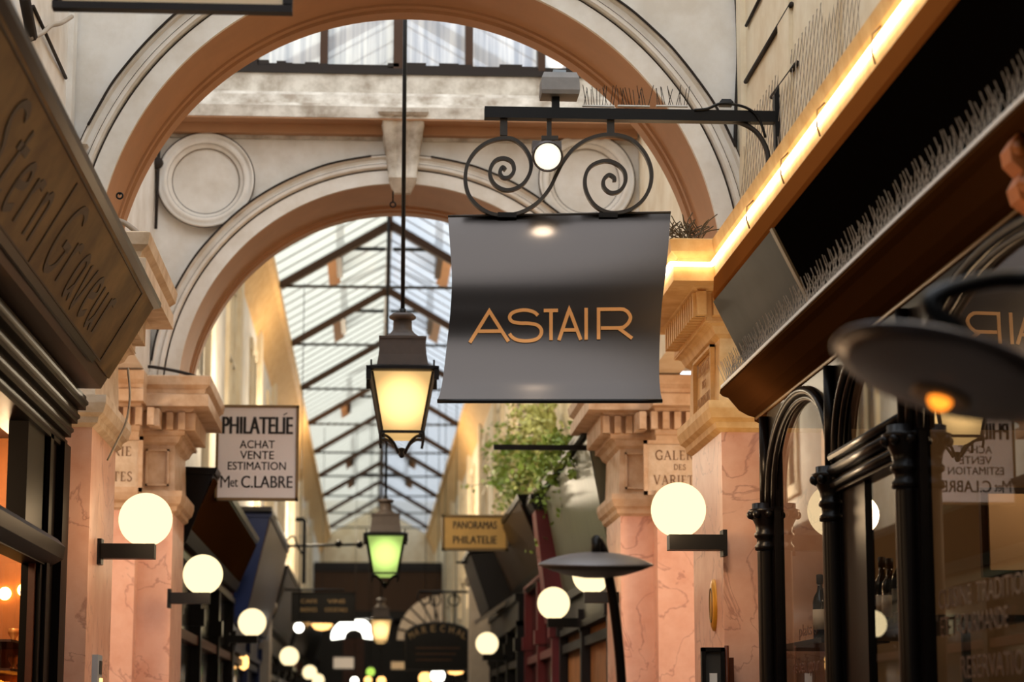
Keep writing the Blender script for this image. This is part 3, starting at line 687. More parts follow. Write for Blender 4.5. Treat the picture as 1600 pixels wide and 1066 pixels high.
# ---- shutter box below it
bx = thing('shutter_box', 'dark curved shutter box above the right shop windows', 'shutter box', (1.85, 7.5, 3.15))
pr = [(1.79, 3.31), (1.785, 3.29), (1.80, 3.275), (1.83, 3.265), (1.885, 3.20), (1.93, 3.175), (1.965, 3.165), (1.965, 3.145), (2.0, 3.13), (2.05, 3.13), (2.05, 3.31)]
mb = MB(); mb.prism(pr, 'y', Yn, 11.55); mb.build('casing', 'shutter_bronze', bx)
mb = MB(); mb.box((1.783, Yn, 3.308), (1.80, 11.5, 3.322)); mb.build('edge_strip', 'white_plastic', bx)
mb = MB(); mb.tube([(1.968, Yn, 3.155), (1.968, 11.5, 3.155)], .010, 8); mb.build('bead', 'frame_bronze', bx)
k = 0
y = 4.35
while y < 11.4:
    nm = 'bird spikes on the shutter box, strip %s' % k
    spike_strip((1.815, y, 3.325), (0, 1, 0), .42, 22, .115, 'bird spike strip along the top of the dark shutter box', 'bird spikes along the shutter box', (-.01, .032), 'cable_grey', .0016); y += .435; k += 1
# ---- neon strip on the gold cornice
mb = MB(); pts = [(WR-.225, 3.2, 3.955), (WR-.225, YA-.315, 3.955)]
mb.tube(pts + [(XR-.30, YA-.315, 3.955), (XR-.30, YA2+.6, 3.955)], .0125, 8)
o = mb.build('neon_strip', 'neon'); tag(o, 'glowing warm white light strip along the gold cornice', 'light strip')
for k, yy in enumerate((7.6, 8.6, 9.4, 10.3)):
    mb = MB(); mb.tube([(WR-.205, yy, 4.02), (WR-.235, yy, 3.99), (WR-.235, yy+.02, 3.93), (WR-.215, yy+.06, 3.90)], .004, 6); tag(mb.build('wire_clip', 'frame_bronze'), 'small wire clip on the gold cornice beside the light strip', 'clip', 'wire clips along the light strip')
# nest of twigs on the cornice corner
mb = MB(); c = Vector((XR-.18, YA-.12, 4.115))
for i in range(60):
    a = random.uniform(0, 2*PI); r = random.uniform(0, .11); p = c + Vector((r*math.cos(a)*1.2, r*math.sin(a)*.7, random.uniform(0, .05)))
    d = Vector((random.uniform(-.7, .7), random.uniform(-.3, .3), random.uniform(.1, 1))).normalized()*random.uniform(.06, .14)
    mb.tube([p, p+d*.6, p+d+Vector((.012, 0, -.01))], .003, 4)
tag(mb.build('bird_nest', 'twig'), 'untidy bundle of dry twigs on the corner of the gold cornice', 'nest')
# bird net in front of the right upper wall
mb = MB()
for i in range(34):
    y = 8.6 + i*.088; mb.tube([(WR-.05, y, 4.13), (WR-.012, y+.28, 4.75)], .0016, 4)
    mb.tube([(WR-.05, y+.28, 4.13), (WR-.012, y, 4.75)], .0016, 4)
tag(mb.build('bird_net', 'cable_grey'), 'fine wire bird net above the gold cornice on the right', 'net')
p = PX(1592, 322, 1.83); cb = thing('corbel', 'orange lit carved wooden corbel under the shutter box at the right edge', 'corbel', p)
q = [(1.98, 3.17), (1.98, 2.98), (1.93, 2.965), (1.90, 2.99), (1.895, 3.03), (1.86, 3.04), (1.82, 3.07), (1.81, 3.11), (1.83, 3.15), (1.80, 3.18), (1.795, 3.22), (1.82, 3.26), (1.885, 3.20), (1.93, 3.172)]
mb = MB(); mb.prism(q, 'y', p.y-.05, p.y+.05); mb.build('body', 'wood_orange', cb)
mb = MB(); mb.tube([(1.84, p.y-.056, 3.11), (1.84, p.y+.056, 3.11)], .026, 12); mb.tube([(1.825, p.y-.056, 3.215), (1.825, p.y+.056, 3.215)], .024, 12); mb.build('scroll', 'wood_orange', cb)
# ---- the glazed front
XG = 1.975
cols = [11.2, 9.56, 8.2, 5.6, 4.1]
sf = thing('shopfront', 'dark carved wooden shopfront with slender columns on the right', 'shopfront', (XG, 8.5, 0))
for i, yc in enumerate(cols):
    cap = 2.64
    mb = MB(); mb.lathe([(.062, .0), (.062, .3), (.05, .34), (.047, cap-.2), (.047, cap-.16)], (XG-.02, yc, 0), 16); mb.box((XG+.0, yc-.045, 0), (XG+.06, yc+.045, 3.14))
    q = mb.build('column', 'wood_dark', sf)
    mb = MB()
    mb.lathe([(.047, cap-.19), (.058, cap-.185), (.058, cap-.165), (.048, cap-.155), (.048, cap-.13), (.060, cap-.12), (.060, cap-.105), (.05, cap-.095), (.056, cap-.06), (.085, cap), (.09, cap+.012), (.07, cap+.02), (.07, cap+.045)], (XG-.02, yc, 0), 16)
    for k in range(8):
        w_ = 2*PI*k/8; mb.sphere((XG-.02+.076*math.cos(w_), yc+.076*math.sin(w_), cap-.012), .022, 8, 6)
    mb.build('capital', 'wood_dark', q)
    mb = MB(); mb.lathe([(.03, cap+.04), (.028, 3.12)], (XG-.02, yc, 0), 12); mb.build('colonnette', 'wood_dark', q)
for i, (ya, yb) in enumerate(zip(cols[1:], cols)):
    # arch head with mouldings
    yc = (ya+yb)/2; hw = (yb-ya)/2-.05; z0 = 2.66; hh = .46
    mb = MB()
    def ahp(t, s_): a = PI*t; return (yc+s_*hw*math.cos(a)*1.0, z0+hh*s_*max(math.sin(a), 0)**.8)
    vs_in = [ahp(k/24, 1) for k in range(25)]
    for s_, dx, rr in ((1.0, -.015, .02), (.93, .0, .014)):
        mb.tube([(XG+dx, *ahp(k/24, s_)) for k in range(25)], rr, 8)
    mb.build('arch_moulding', 'wood_dark', sf)
    mb = MB()
    for (a, b) in zip(vs_in, vs_in[1:]):
        for xx in (XG-.005, XG+.04): mb.quad((xx, a[0], a[1]), (xx, a[0], 3.16), (xx, b[0], 3.16), (xx, b[0], b[1]))
        mb.quad((XG-.005, a[0], a[1]), (XG+.04, a[0], a[1]), (XG+.04, b[0], b[1]), (XG-.005, b[0], b[1]))
    mb.box((XG-.005, ya, z0), (XG+.04, yc-hw, 3.16)); mb.box((XG-.005, yc+hw, z0), (XG+.04, yb, 3.16)); mb.build('spandrel', 'wood_dark', sf, fix=False)
    if i != 0 and i != 2:
        mb = MB()
        for zz, rr in ((2.60, .018), (2.66, .026), (2.72, .02)): mb.tube([(XG-.03, ya+.05, zz), (XG-.03, yb-.05, zz)], rr, 8)
        mb.box((XG-.02, ya+.05, 2.57), (XG+.05, yb-.05, 2.74)); mb.build('transom', 'wood_dark', sf)
    st = MB()
    for yy, w_ in ((yb-.30, .22), (ya+.06, .03)) if i == 1 else ((yb-.07, .025), (ya+.07, .025)): st.box((XG+.005, yy-w_, 0), (XG+.04, yy+w_, 2.66))
    st.box((XG, ya, 0), (XG+.1, yb, .7)); st.build('stile', 'wood_dark', sf)
    mb = MB(); mb.quad((XG+.02, ya, .7), (XG+.02, yb, .7), (XG+.02, yb, 3.16), (XG+.02, ya, 3.16)); mb.build('pane', 'shop_glass', sf, fix=False)
# window lettering
for body, z, h_, yc, ww, m in (('de beau, pour', 1.86, .085, 10.38, .62, 'ink'), ('gourmandises', 1.70, .085, 10.38, .62, 'ink'), ('plats', 2.02, .07, 10.38, .3, 'ink')):
    mb = MB(); mb.text(body, ww, h_, on_right((XG+.008, yc, z)), .001); mb.build('window_lettering', 'wood_brown', sf)
for body, z, h_, yc, ww in (('CUISINE', 2.03, .068, 7.68, .44), ('TRADITIONNELLE', 2.03, .068, 6.92, .96), ('ET', 1.935, .068, 7.82, .12), ('GOURMANDE', 1.935, .068, 7.36, .66), ('RESERVATION', 1.79, .075, 7.2, .85)):
    mb = MB(); mb.text(body, ww, h_, on_right((XG+.008, yc, z)), .001); mb.build('window_lettering', 'wood_bronze', sf)
# ---- room behind the glass
wallbox('wall_right_shop_back', (4.3, 2.5, 0), (4.4, YA, 3.2), 'interior_brown')
wallbox('ceiling_right_shop', (XG+.15, 2.5, 3.14), (4.4, YA-.02, 3.2), 'interior_brown')
wallbox('wall_right_shop_end', (2.44, YA-.02, 0), (4.4, YA+.05, 3.2), 'interior_beige')
wallbox('wall_right_shop_front', (XG, 2.5, 0), (4.4, 2.6, 3.2), 'interior_brown')
pn = thing('wall_panel', 'pale board on the back wall inside the dark shop', 'panel', (3.2, 9.9, 2.2))
mb = MB(); mb.box((2.75, 10.0, 2.28), (3.8, 10.04, 2.62)); mb.build('board', 'interior_beige', pn)
mb = MB(); mb.box((2.72, 10.02, 2.25), (3.83, 10.06, 2.65)); mb.build('frame', 'wood_dark', pn)
sh = thing('bottle_shelf', 'dark wooden shelf behind the shop window', 'shelf', (2.25, 9.3, 1.99))
mb = MB(); mb.box((2.08, 8.3, 1.975), (2.42, 10.3, 2.0)); mb.build('board', 'wood_dark', sh)
mb = MB(); mb.box((2.30, 8.8, 1.6), (2.33, 8.83, 1.976)); mb.build('bracket', 'wood_dark', sh)
mb = MB(); mb.box((2.30, 9.8, 1.6), (2.33, 9.83, 1.976)); mb.build('bracket', 'wood_dark', sh)
sh2 = thing('bottle_shelf', 'short shelf with bottles behind the arched shop window', 'shelf', (2.25, 10.5, 1.99))
mb = MB(); mb.box((2.08, 10.5, 1.975), (2.40, 11.75, 2.0)); mb.build('board', 'wood_dark', sh2)
def bottle(loc, lab, m, group, h_=.31, r=.038):
    t = thing('wine_bottle', lab, 'bottle', loc, group)
    mb = MB(); mb.lathe([(r*.9, 0), (r, .01), (r, h_*.58), (r*.85, h_*.66), (r*.42, h_*.75), (r*.36, h_*.8), (r*.36, h_*.88)], loc, 16); mb.build('body', m, t)
    mb = MB(); mb.lathe([(r*.44, h_*.86), (r*.46, h_*.99), (r*.3, h_)], loc, 12); mb.build('cap', 'ink', t)
    mb = MB(); mb.lathe([(r*1.015, h_*.18), (r*1.015, h_*.48)], loc, 16); mb.build('label', 'label_paper', t, fix=False); return t
P_ = []
for i, (px, dx) in enumerate(((1392, .18), (1409, .13), (1424, .24), (1436, .2), (1380, .16))):
    p = PX(px, 968, 2.05+dx); p.z = 2.0; bottle(p, 'dark bottle in the cluster standing behind the middle shop window', 'bottle_dark', 'bottles behind the shop window', .31+.01*(i % 3))
bottle(Vector((PX(1282, 960, 2.2).x, PX(1282, 960, 2.2).y, 2.0)), 'dark tall bottle behind the arched shop window', 'bottle_dark', None, .33)
bottle(Vector((PX(1292, 960, 2.25).x, PX(1292, 960, 2.25).y, 2.0)), 'green bottle with a pale label behind the arched shop window', 'bottle_green', None, .27)
# lamps inside
for px, py, X, lab in ((1519, 530, 2.7, 'flat ceiling lamp glowing inside the right shop'), (1556, 545, 3.3, 'small warm ceiling spot deep inside the right shop')):
    p = PX(px, py, X); t = thing('ceiling_lamp', lab, 'ceiling lamp', p)
    mb = MB(); mb.lathe([(.07, 0), (.075, .02), (.03, .05)], p, 20); mb.build('shade', 'lamp_metal', t)
    mb = MB(); mb.lathe([(.0001, -.004), (.06, -.003)], p, 20); mb.build('bulb', 'bulb_soft', t, fix=False)
    mb = MB(); mb.tube([p+Vector((0, 0, .05)), Vector((p.x, p.y, 3.139))], .006, 6); mb.build('stem', 'iron_black', t)
# ================================================================ left shop: brass sign and dark front
st = thing('shop_sign', 'sloping brass sign reading Stern Graveur above the left shop', 'sign', (-1.25, 8, 3.3))
TXl, TZl, BXl, BZl = -1.115, 3.70, -1.365, 3.27
Yl0, Yl1 = 3.0, 11.45
def lband(mb, y0, y1, a0, a1, o):       # strip of the slope between fractions a0..a1 (0 top)
    nx, nz = .86, -.5
    def Q(a, y, k): return (TXl+(BXl-TXl)*a+nx*k, y, TZl+(BZl-TZl)*a+nz*k)
    mb.hexa([Q(a0, y0, 0), Q(a1, y0, 0), Q(a1, y0, o), Q(a0, y0, o)], [Q(a0, y1, 0), Q(a1, y1, 0), Q(a1, y1, o), Q(a0, y1, o)])
def slopeM(p, d): a = p[1]; return (TXl+(BXl-TXl)*a+.86*d, p[0], TZl+(BZl-TZl)*a-.5*d)
mb = MB(); mb.prism([(TXl-.005, TZl), (BXl-.005, BZl), (-1.60, BZl-.0), (-1.60, TZl)], 'y', Yl0, Yl1); mb.build('casing', 'wood_bronze', st)
mb = MB(); lband(mb, Yl0, Yl1-.02, .03, .88, .008); mb.build('plate', 'brass_plate', st)
mb = MB(); lband(mb, Yl0, 10.95, .06, .075, .012); lband(mb, Yl0, 10.95, .835, .85, .012); lband(mb, 10.93, 10.95, .06, .85, .012); mb.build('border', 'lead_letter', st)
mb = MB(); mb.prism([(TXl-.02, TZl-.02), (TXl+.03, TZl-.012), (TXl+.035, TZl+.012), (TXl+.01, TZl+.018), (TXl+.015, TZl+.04), (-1.60, TZl+.045), (-1.6, TZl-.02)], 'y', Yl0, Yl1+.02); mb.build('top_moulding', 'wood_dark', st)
mb = MB(); lband(mb, Yl0, 10.75, .865, .93, .022); mb.build('bottom_moulding', 'wood_dark', st)
GL = {  # letters in a box u 0..1, v 0 (top) .. 1 (base), drawn as narrow engraved strokes
 'S': [[(.95, .1), (.75, 0), (.5, .02), (.35, .15), (.4, .32), (.65, .5), (.8, .68), (.7, .88), (.45, 1.05), (.15, 1.08), (0, .95)]],
 't': [[(.5, .1), (.4, .5), (.35, .85), (.5, 1.0), (.8, .95)], [(.1, .36), (.95, .33)]],
 'e': [[(.15, .68), (.8, .6), (.8, .42), (.55, .35), (.25, .5), (.15, .78), (.35, 1.0), (.85, .92)]],
 'r': [[(.25, .36), (.3, 1.02)], [(.28, .55), (.5, .38), (.85, .38)]],
 'n': [[(.15, .36), (.2, 1.02)], [(.18, .52), (.45, .35), (.7, .42), (.75, .7), (.78, 1.02)]],
 'G': [[(.95, .12), (.7, 0), (.35, .08), (.12, .4), (.15, .78), (.4, 1.02), (.75, .95), (.9, .7), (.9, .56)], [(.6, .56), (1.05, .56)]],
 'a': [[(.8, .42), (.5, .35), (.2, .55), (.2, .88), (.42, 1.02), (.75, .85)], [(.82, .36), (.8, .85), (.98, 1.02)]],
 'v': [[(.1, .36), (.45, 1.04), (.9, .34)]],
 'u': [[(.12, .36), (.15, .8), (.4, 1.02), (.72, .85)], [(.75, .36), (.76, .85), (.95, 1.02)]]}
def word(s, y0, y1, widths=None):
    n = len(s); ws = [1.5 if c in 'SG' else 1. for c in s]; tot = sum(ws); y = y0
    for c, w_ in zip(s, ws):
        ww = (y1-y0)*w_/tot; mb = MB(); L_ = []
        for ln in GL[c]:
            q = cr(ln, 5) if len(ln) > 2 else ln
            L_.append([(y+(.08+.84*p[0])*ww, .18+.55*p[1]) for p in q])
        # uneven axes: ribbon width measured along the panel
        mb.strokes([[(p[0], p[1]*.5) for p in ln] for ln in L_], lambda p, d: slopeM((p[0], p[1]*2), d*1.0+.0085), .034, .003)
        mb.build('letter', 'lead_letter', st, fix=False); y += ww
word('Stern', 7.15, 8.45); word('Graveur', 8.72, 10.55)
mb = MB(); mb.strokes([[(8.57, .06), (8.59, .42)]], lambda p, d: slopeM((p[0], p[1]*2), d+.0085), .022, .003); mb.build('divider', 'lead_letter', st, fix=False)
# dark shopfront under it
XS = -1.60
ls = thing('shopfront', 'dark wooden shopfront under the brass sign on the left', 'shopfront', (XS, 8, 0))
mb = MB()
for k, (x, z) in enumerate(((-1.46, 3.25), (-1.50, 3.18), (-1.53, 3.11), (-1.56, 3.05))): mb.box((-1.75, Yl0, z-.07), (x, 11.6, z)); mb.tube([(x, Yl0, z-.035), (x, 11.6, z-.035)], .014, 6)
mb.build('head_moulding', 'wood_black', ls)
mb = MB(); mb.box((-1.67, 11.02, 0), (XS+.02, 11.70, 3.2)); mb.box((-1.67, 10.5, 2.5), (XS+.02, 11.1, 3.2)); mb.box((XS+.02, 11.1, 0), (XS+.04, 11.2, 3.0)); mb.box((XS+.02, 11.45, 0), (XS+.06, 11.68, 3.0)); mb.build('stile', 'wood_black', ls)
mb = MB(); mb.box((-1.67, 3, 2.36), (XS+.03, 11.1, 2.50)); mb.prism([(XS+.02, 2.36), (XS+.09, 2.40), (XS+.10, 2.46), (XS+.06, 2.50), (XS, 2.52)], 'y', 3, 11.3); mb.build('transom', 'wood_black', ls)
mb = MB(); mb.quad((XS-.06, 3, 2.5), (XS-.06, 10.55, 2.5), (XS-.06, 10.55, 3.1), (XS-.06, 3, 3.1)); mb.build('upper_pane', 'shop_glass', ls, fix=False)
mb = MB(); mb.quad((XS-.06, 3, .6), (XS-.06, 11.05, .6), (XS-.06, 11.05, 2.36), (XS-.06, 3, 2.36)); mb.build('pane', 'shop_glass', ls, fix=False)
mb = MB(); mb.box((-1.78, 3, 0), (XS+.03, 10.6, .62)); mb.build('sill_panel', 'wood_black', ls)
mb = MB(); mb.box((XS-.03, 10.98, .6), (XS+.0, 11.04, 2.4)); mb.build('jamb', 'wood_brown', ls)
wallbox('wall_left_shop_back', (-3.7, 2.5, 0), (-3.6, 12.46, 3.2), 'interior_amber')
wallbox('wall_left_shop_end', (-3.7, 12.46, 0), (-1.7, 12.54, 3.2), 'interior_amber')
wallbox('ceiling_left_shop', (-3.7, 2.5, 3.14), (-1.79, 12.46, 3.2), 'interior_brown')
wallbox('wall_left_shop_front', (-3.7, 2.5, 0), (XS, 2.6, 3.2), 'interior_brown')
# chandelier and glass shelf seen through the pane
ch = thing('chandelier', 'blazing warm chandelier behind the left shop window', 'chandelier', PX(24, 935, -1.95))
c = PX(26, 938, -1.92)
for i in range(6):
    w_ = 2*PI*i/6; p = c + Vector((.10*math.cos(w_), .10*math.sin(w_), .02*(i % 2)))
    mb = MB(); mb.tube([c+Vector((0, 0, -.03)), c+(p-c)*.6+Vector((0, 0, -.05)), p], .005, 6); q = mb.build('arm', 'frame_bronze', ch)
    mb = MB(); mb.sphere(p+Vector((0, 0, .03)), .036, 12, 8); mb.build('bulb', 'bulb_warm', q)
mb = MB(); mb.tube([c+Vector((0, 0, -.08)), Vector((c.x, c.y, 3.135))], .006, 6); mb.build('stem', 'frame_bronze', ch)
sl = thing('display_shelf', 'glass shelves with sparkling pieces behind the left shop window', 'shelf', PX(14, 1000, -1.9))
c = PX(14, 1000, -1.9)
for k, z in enumerate((1.72, 1.86, 2.0)):
    mb = MB(); mb.box((-2.15, c.y-.9, z), (-1.75, c.y+.42, z+.012)); mb.build('shelf_board', 'wood_brown', sl)
for yy in (c.y-.88, c.y+.40):
    mb = MB(); mb.box((-2.15, yy, 0), (-2.12, yy+.02, 2.1)); mb.build('upright', 'frame_bronze', sl)
for k in range(14):
    z = (1.732, 1.872, 2.012)[k % 3]; p = Vector((-1.9+random.uniform(-.1, .08), c.y-.75+k*.08, z))
    mb = MB(); mb.lathe([(.02, 0), (.028, .01), (.012, .03), (.03, .06), (.026, .085)], p, 10); t = mb.build('gilt_cup', 'amber_glow' if k % 3 == 0 else 'gold_paint'); tag(t, 'small gilt cup on the shelves behind the left shop window', 'cup', 'gilt cups in the left shop window')  # every third cup is emissive, a glint put into its material
# partial sign at the top edge of the picture
hs = thing('hanging_sign', 'cream hanging sign with a dark frame at the top of the picture', 'sign', PD(268, -40, 8))
Yh = PD(268, 10, 8).y; a = PY(82, 15, Yh); b = PY(457, 20, Yh)
mb = MB(); mb.box((a.x+.02, Yh-.015, a.z+.01), (b.x-.03, Yh+.015, a.z+.62)); mb.build('panel', 'sign_cream', hs)
mb = MB(); z0 = a.z
mb.box((a.x, Yh-.025, z0), (b.x, Yh+.025, z0+.026)); mb.box((a.x, Yh-.025, z0+.60), (b.x, Yh+.025, z0+.634)); mb.box((a.x, Yh-.025, z0+.03), (a.x+.034, Yh+.025, z0+.61)); mb.box((b.x-.034, Yh-.025, z0+.03), (b.x, Yh+.025, z0+.61)); mb.build('frame', 'dark_grey', hs)
mb = MB(); mb.tube([(WL+.005, Yh, z0+.66), (b.x, Yh, z0+.66)], .014, 8); mb.build('bracket_rod', 'iron_black', hs)
# ================================================================ globe wall lamps
def globe_lamp(lab, loc, m='globe_light', r=.143):
    """built pointing +X from a wall on its left; loc is the wall point at arm height"""
    loc = Vector(loc); t = thing('globe_lamp', lab, 'wall lamp', loc, 'white globe wall lamps')
    mb = MB(); mb.rings([(loc.x, loc.x+.022, loc.y-.055, loc.y+.055, loc.z-.07), (loc.x, loc.x+.022, loc.y-.055, loc.y+.055, loc.z+.065)]); mb.build('wall_plate', 'iron_black', t)
    mb = MB(); mb.bar(loc+Vector((.01, 0, 0)), loc+Vector((.30, 0, 0)), .11, .078); mb.build('arm', 'iron_black', t)
    c = loc + Vector((.245, 0, .037+r*.93))
    mb = MB(); mb.sphere(c, r, 32, 20, -.93, 1); mb.build('globe', m, t)
    return t
first_l = globe_lamp('glowing white globe lamp on the pink pilaster beside the brass sign, nearest on the left', (XL, YA+.42, PY(185, 862, YA+.42).z))
def gl(loc, side, lab):
    return dup(first_l, loc, 0 if side < 0 else PI, lab)
labs_l = ['globe lamp on the far left pilaster below the gallery plaque', 'third globe lamp along the left side, below the blue shop sign', 'fourth globe lamp along the left side', 'fifth small globe lamp along the left side', 'sixth and farthest small globe lamp on the left side']
for (px, py, D), lab in zip(((317, 898, 16.6), (394, 973, 24.3), (452, 1026, 31.5), (484, 1051, 37.5), (497, 1063, 43)), labs_l):
    p = PX(px, py, XL+.245 if px == 317 else -1.21); gl((p.x-.245, p.y, p.z-.17), -1, lab)
labs_r = ['globe lamp on the pink pilaster beside the dark shopfront, nearest on the right', 'globe lamp on the far right pilaster, behind the dish lamp', 'globe lamp in front of the red shop on the right', 'globe lamp beside the dark awning farther along the right']
for (px, py, D), lab in zip(((1060, 797, 12.05), (924, 898, 16.75), (865, 943, 20.3), (761, 1006, 26.8)), labs_r):
    p = PD(px, py, D)
    p = PX(px, py, {1060: XR-.245, 924: XR-.2, 865: 1.6, 761: 1.46, 814: 1.54}[px])
    gl((p.x+.245, p.y, p.z-.17), 1, lab)
for px, py, D, m, lab in ((684, 1058, 40, 'globe_far', 'small white globe lamp low in the far distance right of the passage axis'), (664, 1061, 44, 'amber_glow', 'small amber globe lamp at the bottom edge in the far distance')):
    pass
# ================================================================ hanging lanterns
def lantern(c, ztop, lab, light, core=True):
    """c is the centre of the glass body, 0.36 m tall"""
    c = Vector(c); t = thing('street_lantern', lab, 'lantern', (c.x, c.y, c.z-.30), 'lanterns hanging along the passage')
    zt, zb = c.z+.185, c.z-.185; a, b = .195, .128
    mb = MB(); mb.tube([(c.x, c.y, zt+.40), (c.x, c.y, ztop)], .014, 8); mb.tube([(c.x, c.y, zt+.38), (c.x, c.y, zt+.44)], .022, 8); mb.build('hanging_rod', 'iron_black', t)
    mb = MB(); mb.lathe([(.0, .355), (.05, .36), (.085, .375), (.088, .39), (.07, .405), (.02, .41)][::-1], (c.x, c.y, zt), 20)
    mb.lathe([(.06, .365), (.062, .30), (.085, .275), (.12, .25), (.125, .235)], (c.x, c.y, zt), 20); mb.build('chimney', 'lantern_metal', t)
    mb = MB()
    def sq(h, z): return (c.x-h, c.x+h, c.y-h, c.y+h, z)
    mb.rings([sq(.165, zt+.045), sq(.153, zt+.12), sq(.147, zt+.19), sq(.145, zt+.225)]); 
    mb.rings([sq(.152, zt+.222), sq(.152, zt+.238)])
    mb.build('hood', 'lantern_metal', t)
    mb = MB(); mb.rings([sq(.205, zt+.005), sq(.232, zt+.012), sq(.232, zt+.032), sq(.165, zt+.05)]); 
    for sx in (-1, 1):
        for sy in (-1, 1):
            mb.box((c.x+sx*.232, c.y+sy*.232, zt-.055), (c.x+sx*.20, c.y+sy*.215, zt+.02)); mb.tube([(c.x+sx*.2, c.y+sy*.2, zt+.03), (c.x+sx*.2, c.y+sy*.2, zt+.075)], .006, 6)
    mb.build('rim', 'iron_black', t)
    for k in range(4):
        w0 = PI/2*k+PI/4; w1 = w0+PI/2; q = math.sqrt(2)
        P = lambda h, w_, z: (c.x+h*q*math.cos(w_), c.y+h*q*math.sin(w_), z)
        mb = MB(); mb.quad(P(a, w0, zt), P(a, w1, zt), P(b, w1, zb), P(b, w0, zb)); mb.build('glass_pane', light, t, fix=False)
        mb = MB(); mb.bar(P(a+.004, w0, zt), P(b+.004, w0, zb), .02, .02); mb.build('corner_bar', 'iron_black', t)
    mb = MB(); mb.rings([sq(b+.012, zb-.015), sq(b+.012, zb)]); mb.build('bottom_frame', 'iron_black', t)
    mb = MB(); mb.rings([sq(.06, zb-.045), sq(b-.02, zb-.016)]); mb.build('under_glass', light, t)
    for k in range(4):
        w0 = PI/2*k+PI/4; P = lambda r, z: (c.x+r*math.cos(w0), c.y+r*math.sin(w0), z)
        q = math.sqrt(2)
        mb = MB(); mb.tube(cr([P((b+.008)*q, zb-.005), P((b+.01)*q, zb-.05), P((b+.004)*q, zb-.085)], 4), .009, 6); mb.tube(cr([P((b+.004)*q, zb-.03), P(.13, zb-.035), P(.075, zb-.07), P(.03, zb-.13)], 5), .010, 6); mb.build('scroll_foot', 'iron_black', t)
    mb = MB(); mb.lathe([(.0001, -.165), (.012, -.16), (.022, -.14), (.014, -.125), (.028, -.11), (.02, -.10), (.001, -.095)], (c.x, c.y, zb), 12); mb.build('finial', 'iron_black', t)
    if core:
        mb = MB(); mb.sphere(c+Vector((0, 0, .02)), .042, 16, 10); mb.build('bulb', 'lantern_core', t)
    return t
def milky(name, tint, base, strength, opac):
    m = bpy.data.materials.new(name); m.use_nodes = True; nt = m.node_tree; N = nt.nodes; L = nt.links; N.remove(N['Principled BSDF'])
    e = N.new('ShaderNodeEmission'); e.inputs[0].default_value = (*lin(tint), 1)
    tc = N.new('ShaderNodeTexCoord'); vm = N.new('ShaderNodeVectorMath'); vm.operation = 'LENGTH'
    # frosted glass glows most round the bulb behind it
    sub = N.new('ShaderNodeVectorMath'); sub.operation = 'SUBTRACT'; sub.inputs[1].default_value = (0, 0, .33)
    L.new(tc.outputs['Object'], sub.inputs[0]); L.new(sub.outputs[0], vm.inputs[0])
    rp = N.new('ShaderNodeMapRange'); rp.inputs[1].default_value = .14; rp.inputs[2].default_value = .29; rp.inputs[3].default_value = strength*2.6; rp.inputs[4].default_value = strength*.75; rp.interpolation_type = 'SMOOTHERSTEP'
    L.new(vm.outputs['Value'], rp.inputs[0]); L.new(rp.outputs[0], e.inputs[1])
    L.new(e.outputs[0], N['Material Output'].inputs[0]); MATS[name] = m
milky('lantern_glow', (255, 204, 130), 0, .95, 0); milky('lantern_green_glow', (196, 228, 120), 0, .8, 0)
l1 = lantern(PY(628, 632, 14.55), 7.6, 'large glowing lantern hanging beside the black sign, nearest of the lanterns', 'lantern_glow', False)
lantern(PD(602, 868, 23.9), 8.2, 'green tinted lantern hanging second along the passage', 'lantern_green_glow', False)
lantern(PD(595, 986, 42.), 8.3, 'small orange lantern hanging third and farthest along the passage', 'lantern_glow', False)
# ================================================================ terrace dish lamps
def dish_lamp(lab, c, rad, tilt_x, tilt_y, pole, lit, over):
    c = Vector(c); t = thing('terrace_lamp', lab, 'lamp', (pole[-1][0], pole[-1][1], 0), 'dish shaped terrace lamps')
    Rm = (Matrix.Rotation(tilt_y, 3, 'Y') @ Matrix.Rotation(tilt_x, 3, 'X'))
    mb = MB(); n = 10
    mb.lathe([(max(rad*math.sin(PI/2*i/n), 1e-4), rad*.215*math.cos(PI/2*i/n)**1.7) for i in range(n+1)] + [(rad*1.005, -.003), (rad*.99, -.006)], c, 48, Rm); mb.build('shade', 'lamp_metal', t, fix=False)
    mb = MB(); mb.lathe([(rad*.992, -.004), (rad*.8, -rad*.10), (rad*.5, -rad*.19), (rad*.2, -rad*.235), (.0001, -rad*.24)], c, 48, Rm); mb.build('reflector', 'iron_grey' if not lit else 'lamp_metal', t, fix=False)
    if lit:
        mb = MB(); p = c + Rm @ Vector((0, 0, -rad*.245)); mb.sphere(p, .022, 14, 10); mb.build('bulb', 'amber_glow', t)
        mb = MB(); mb.lathe([(.05, -rad*.2), (.055, -rad*.245), (.045, -rad*.26)], c, 20, Rm); mb.build('socket', 'frame_bronze', t)
    mb = MB(); p = c + Rm @ Vector((0, 0, rad*.205)); mb.tube([p + Rm @ Vector((0, 0, -.01)), p + Rm @ Vector((0, 0, .05))], .016, 10); mb.build('knuckle', 'iron_black', t)
    mb = MB(); path = cr([p + Rm @ Vector((0, 0, .045))] + [Vector(q) for q in over] + [Vector(q) for q in pole], 7); mb.tube(path, .0175, 10); mb.build('pole', 'iron_black', t)
    b = Vector(pole[-1]); mb = MB(); mb.lathe([(.17, 0), (.17, .012), (.16, .02), (.03, .028), (.022, .06)], (b.x, b.y, 0), 28); mb.build('foot', 'iron_black', t)
    return t
D1 = 8.0
c1 = PD(931, 882, D1)
back = Vector((0, .10, 0))
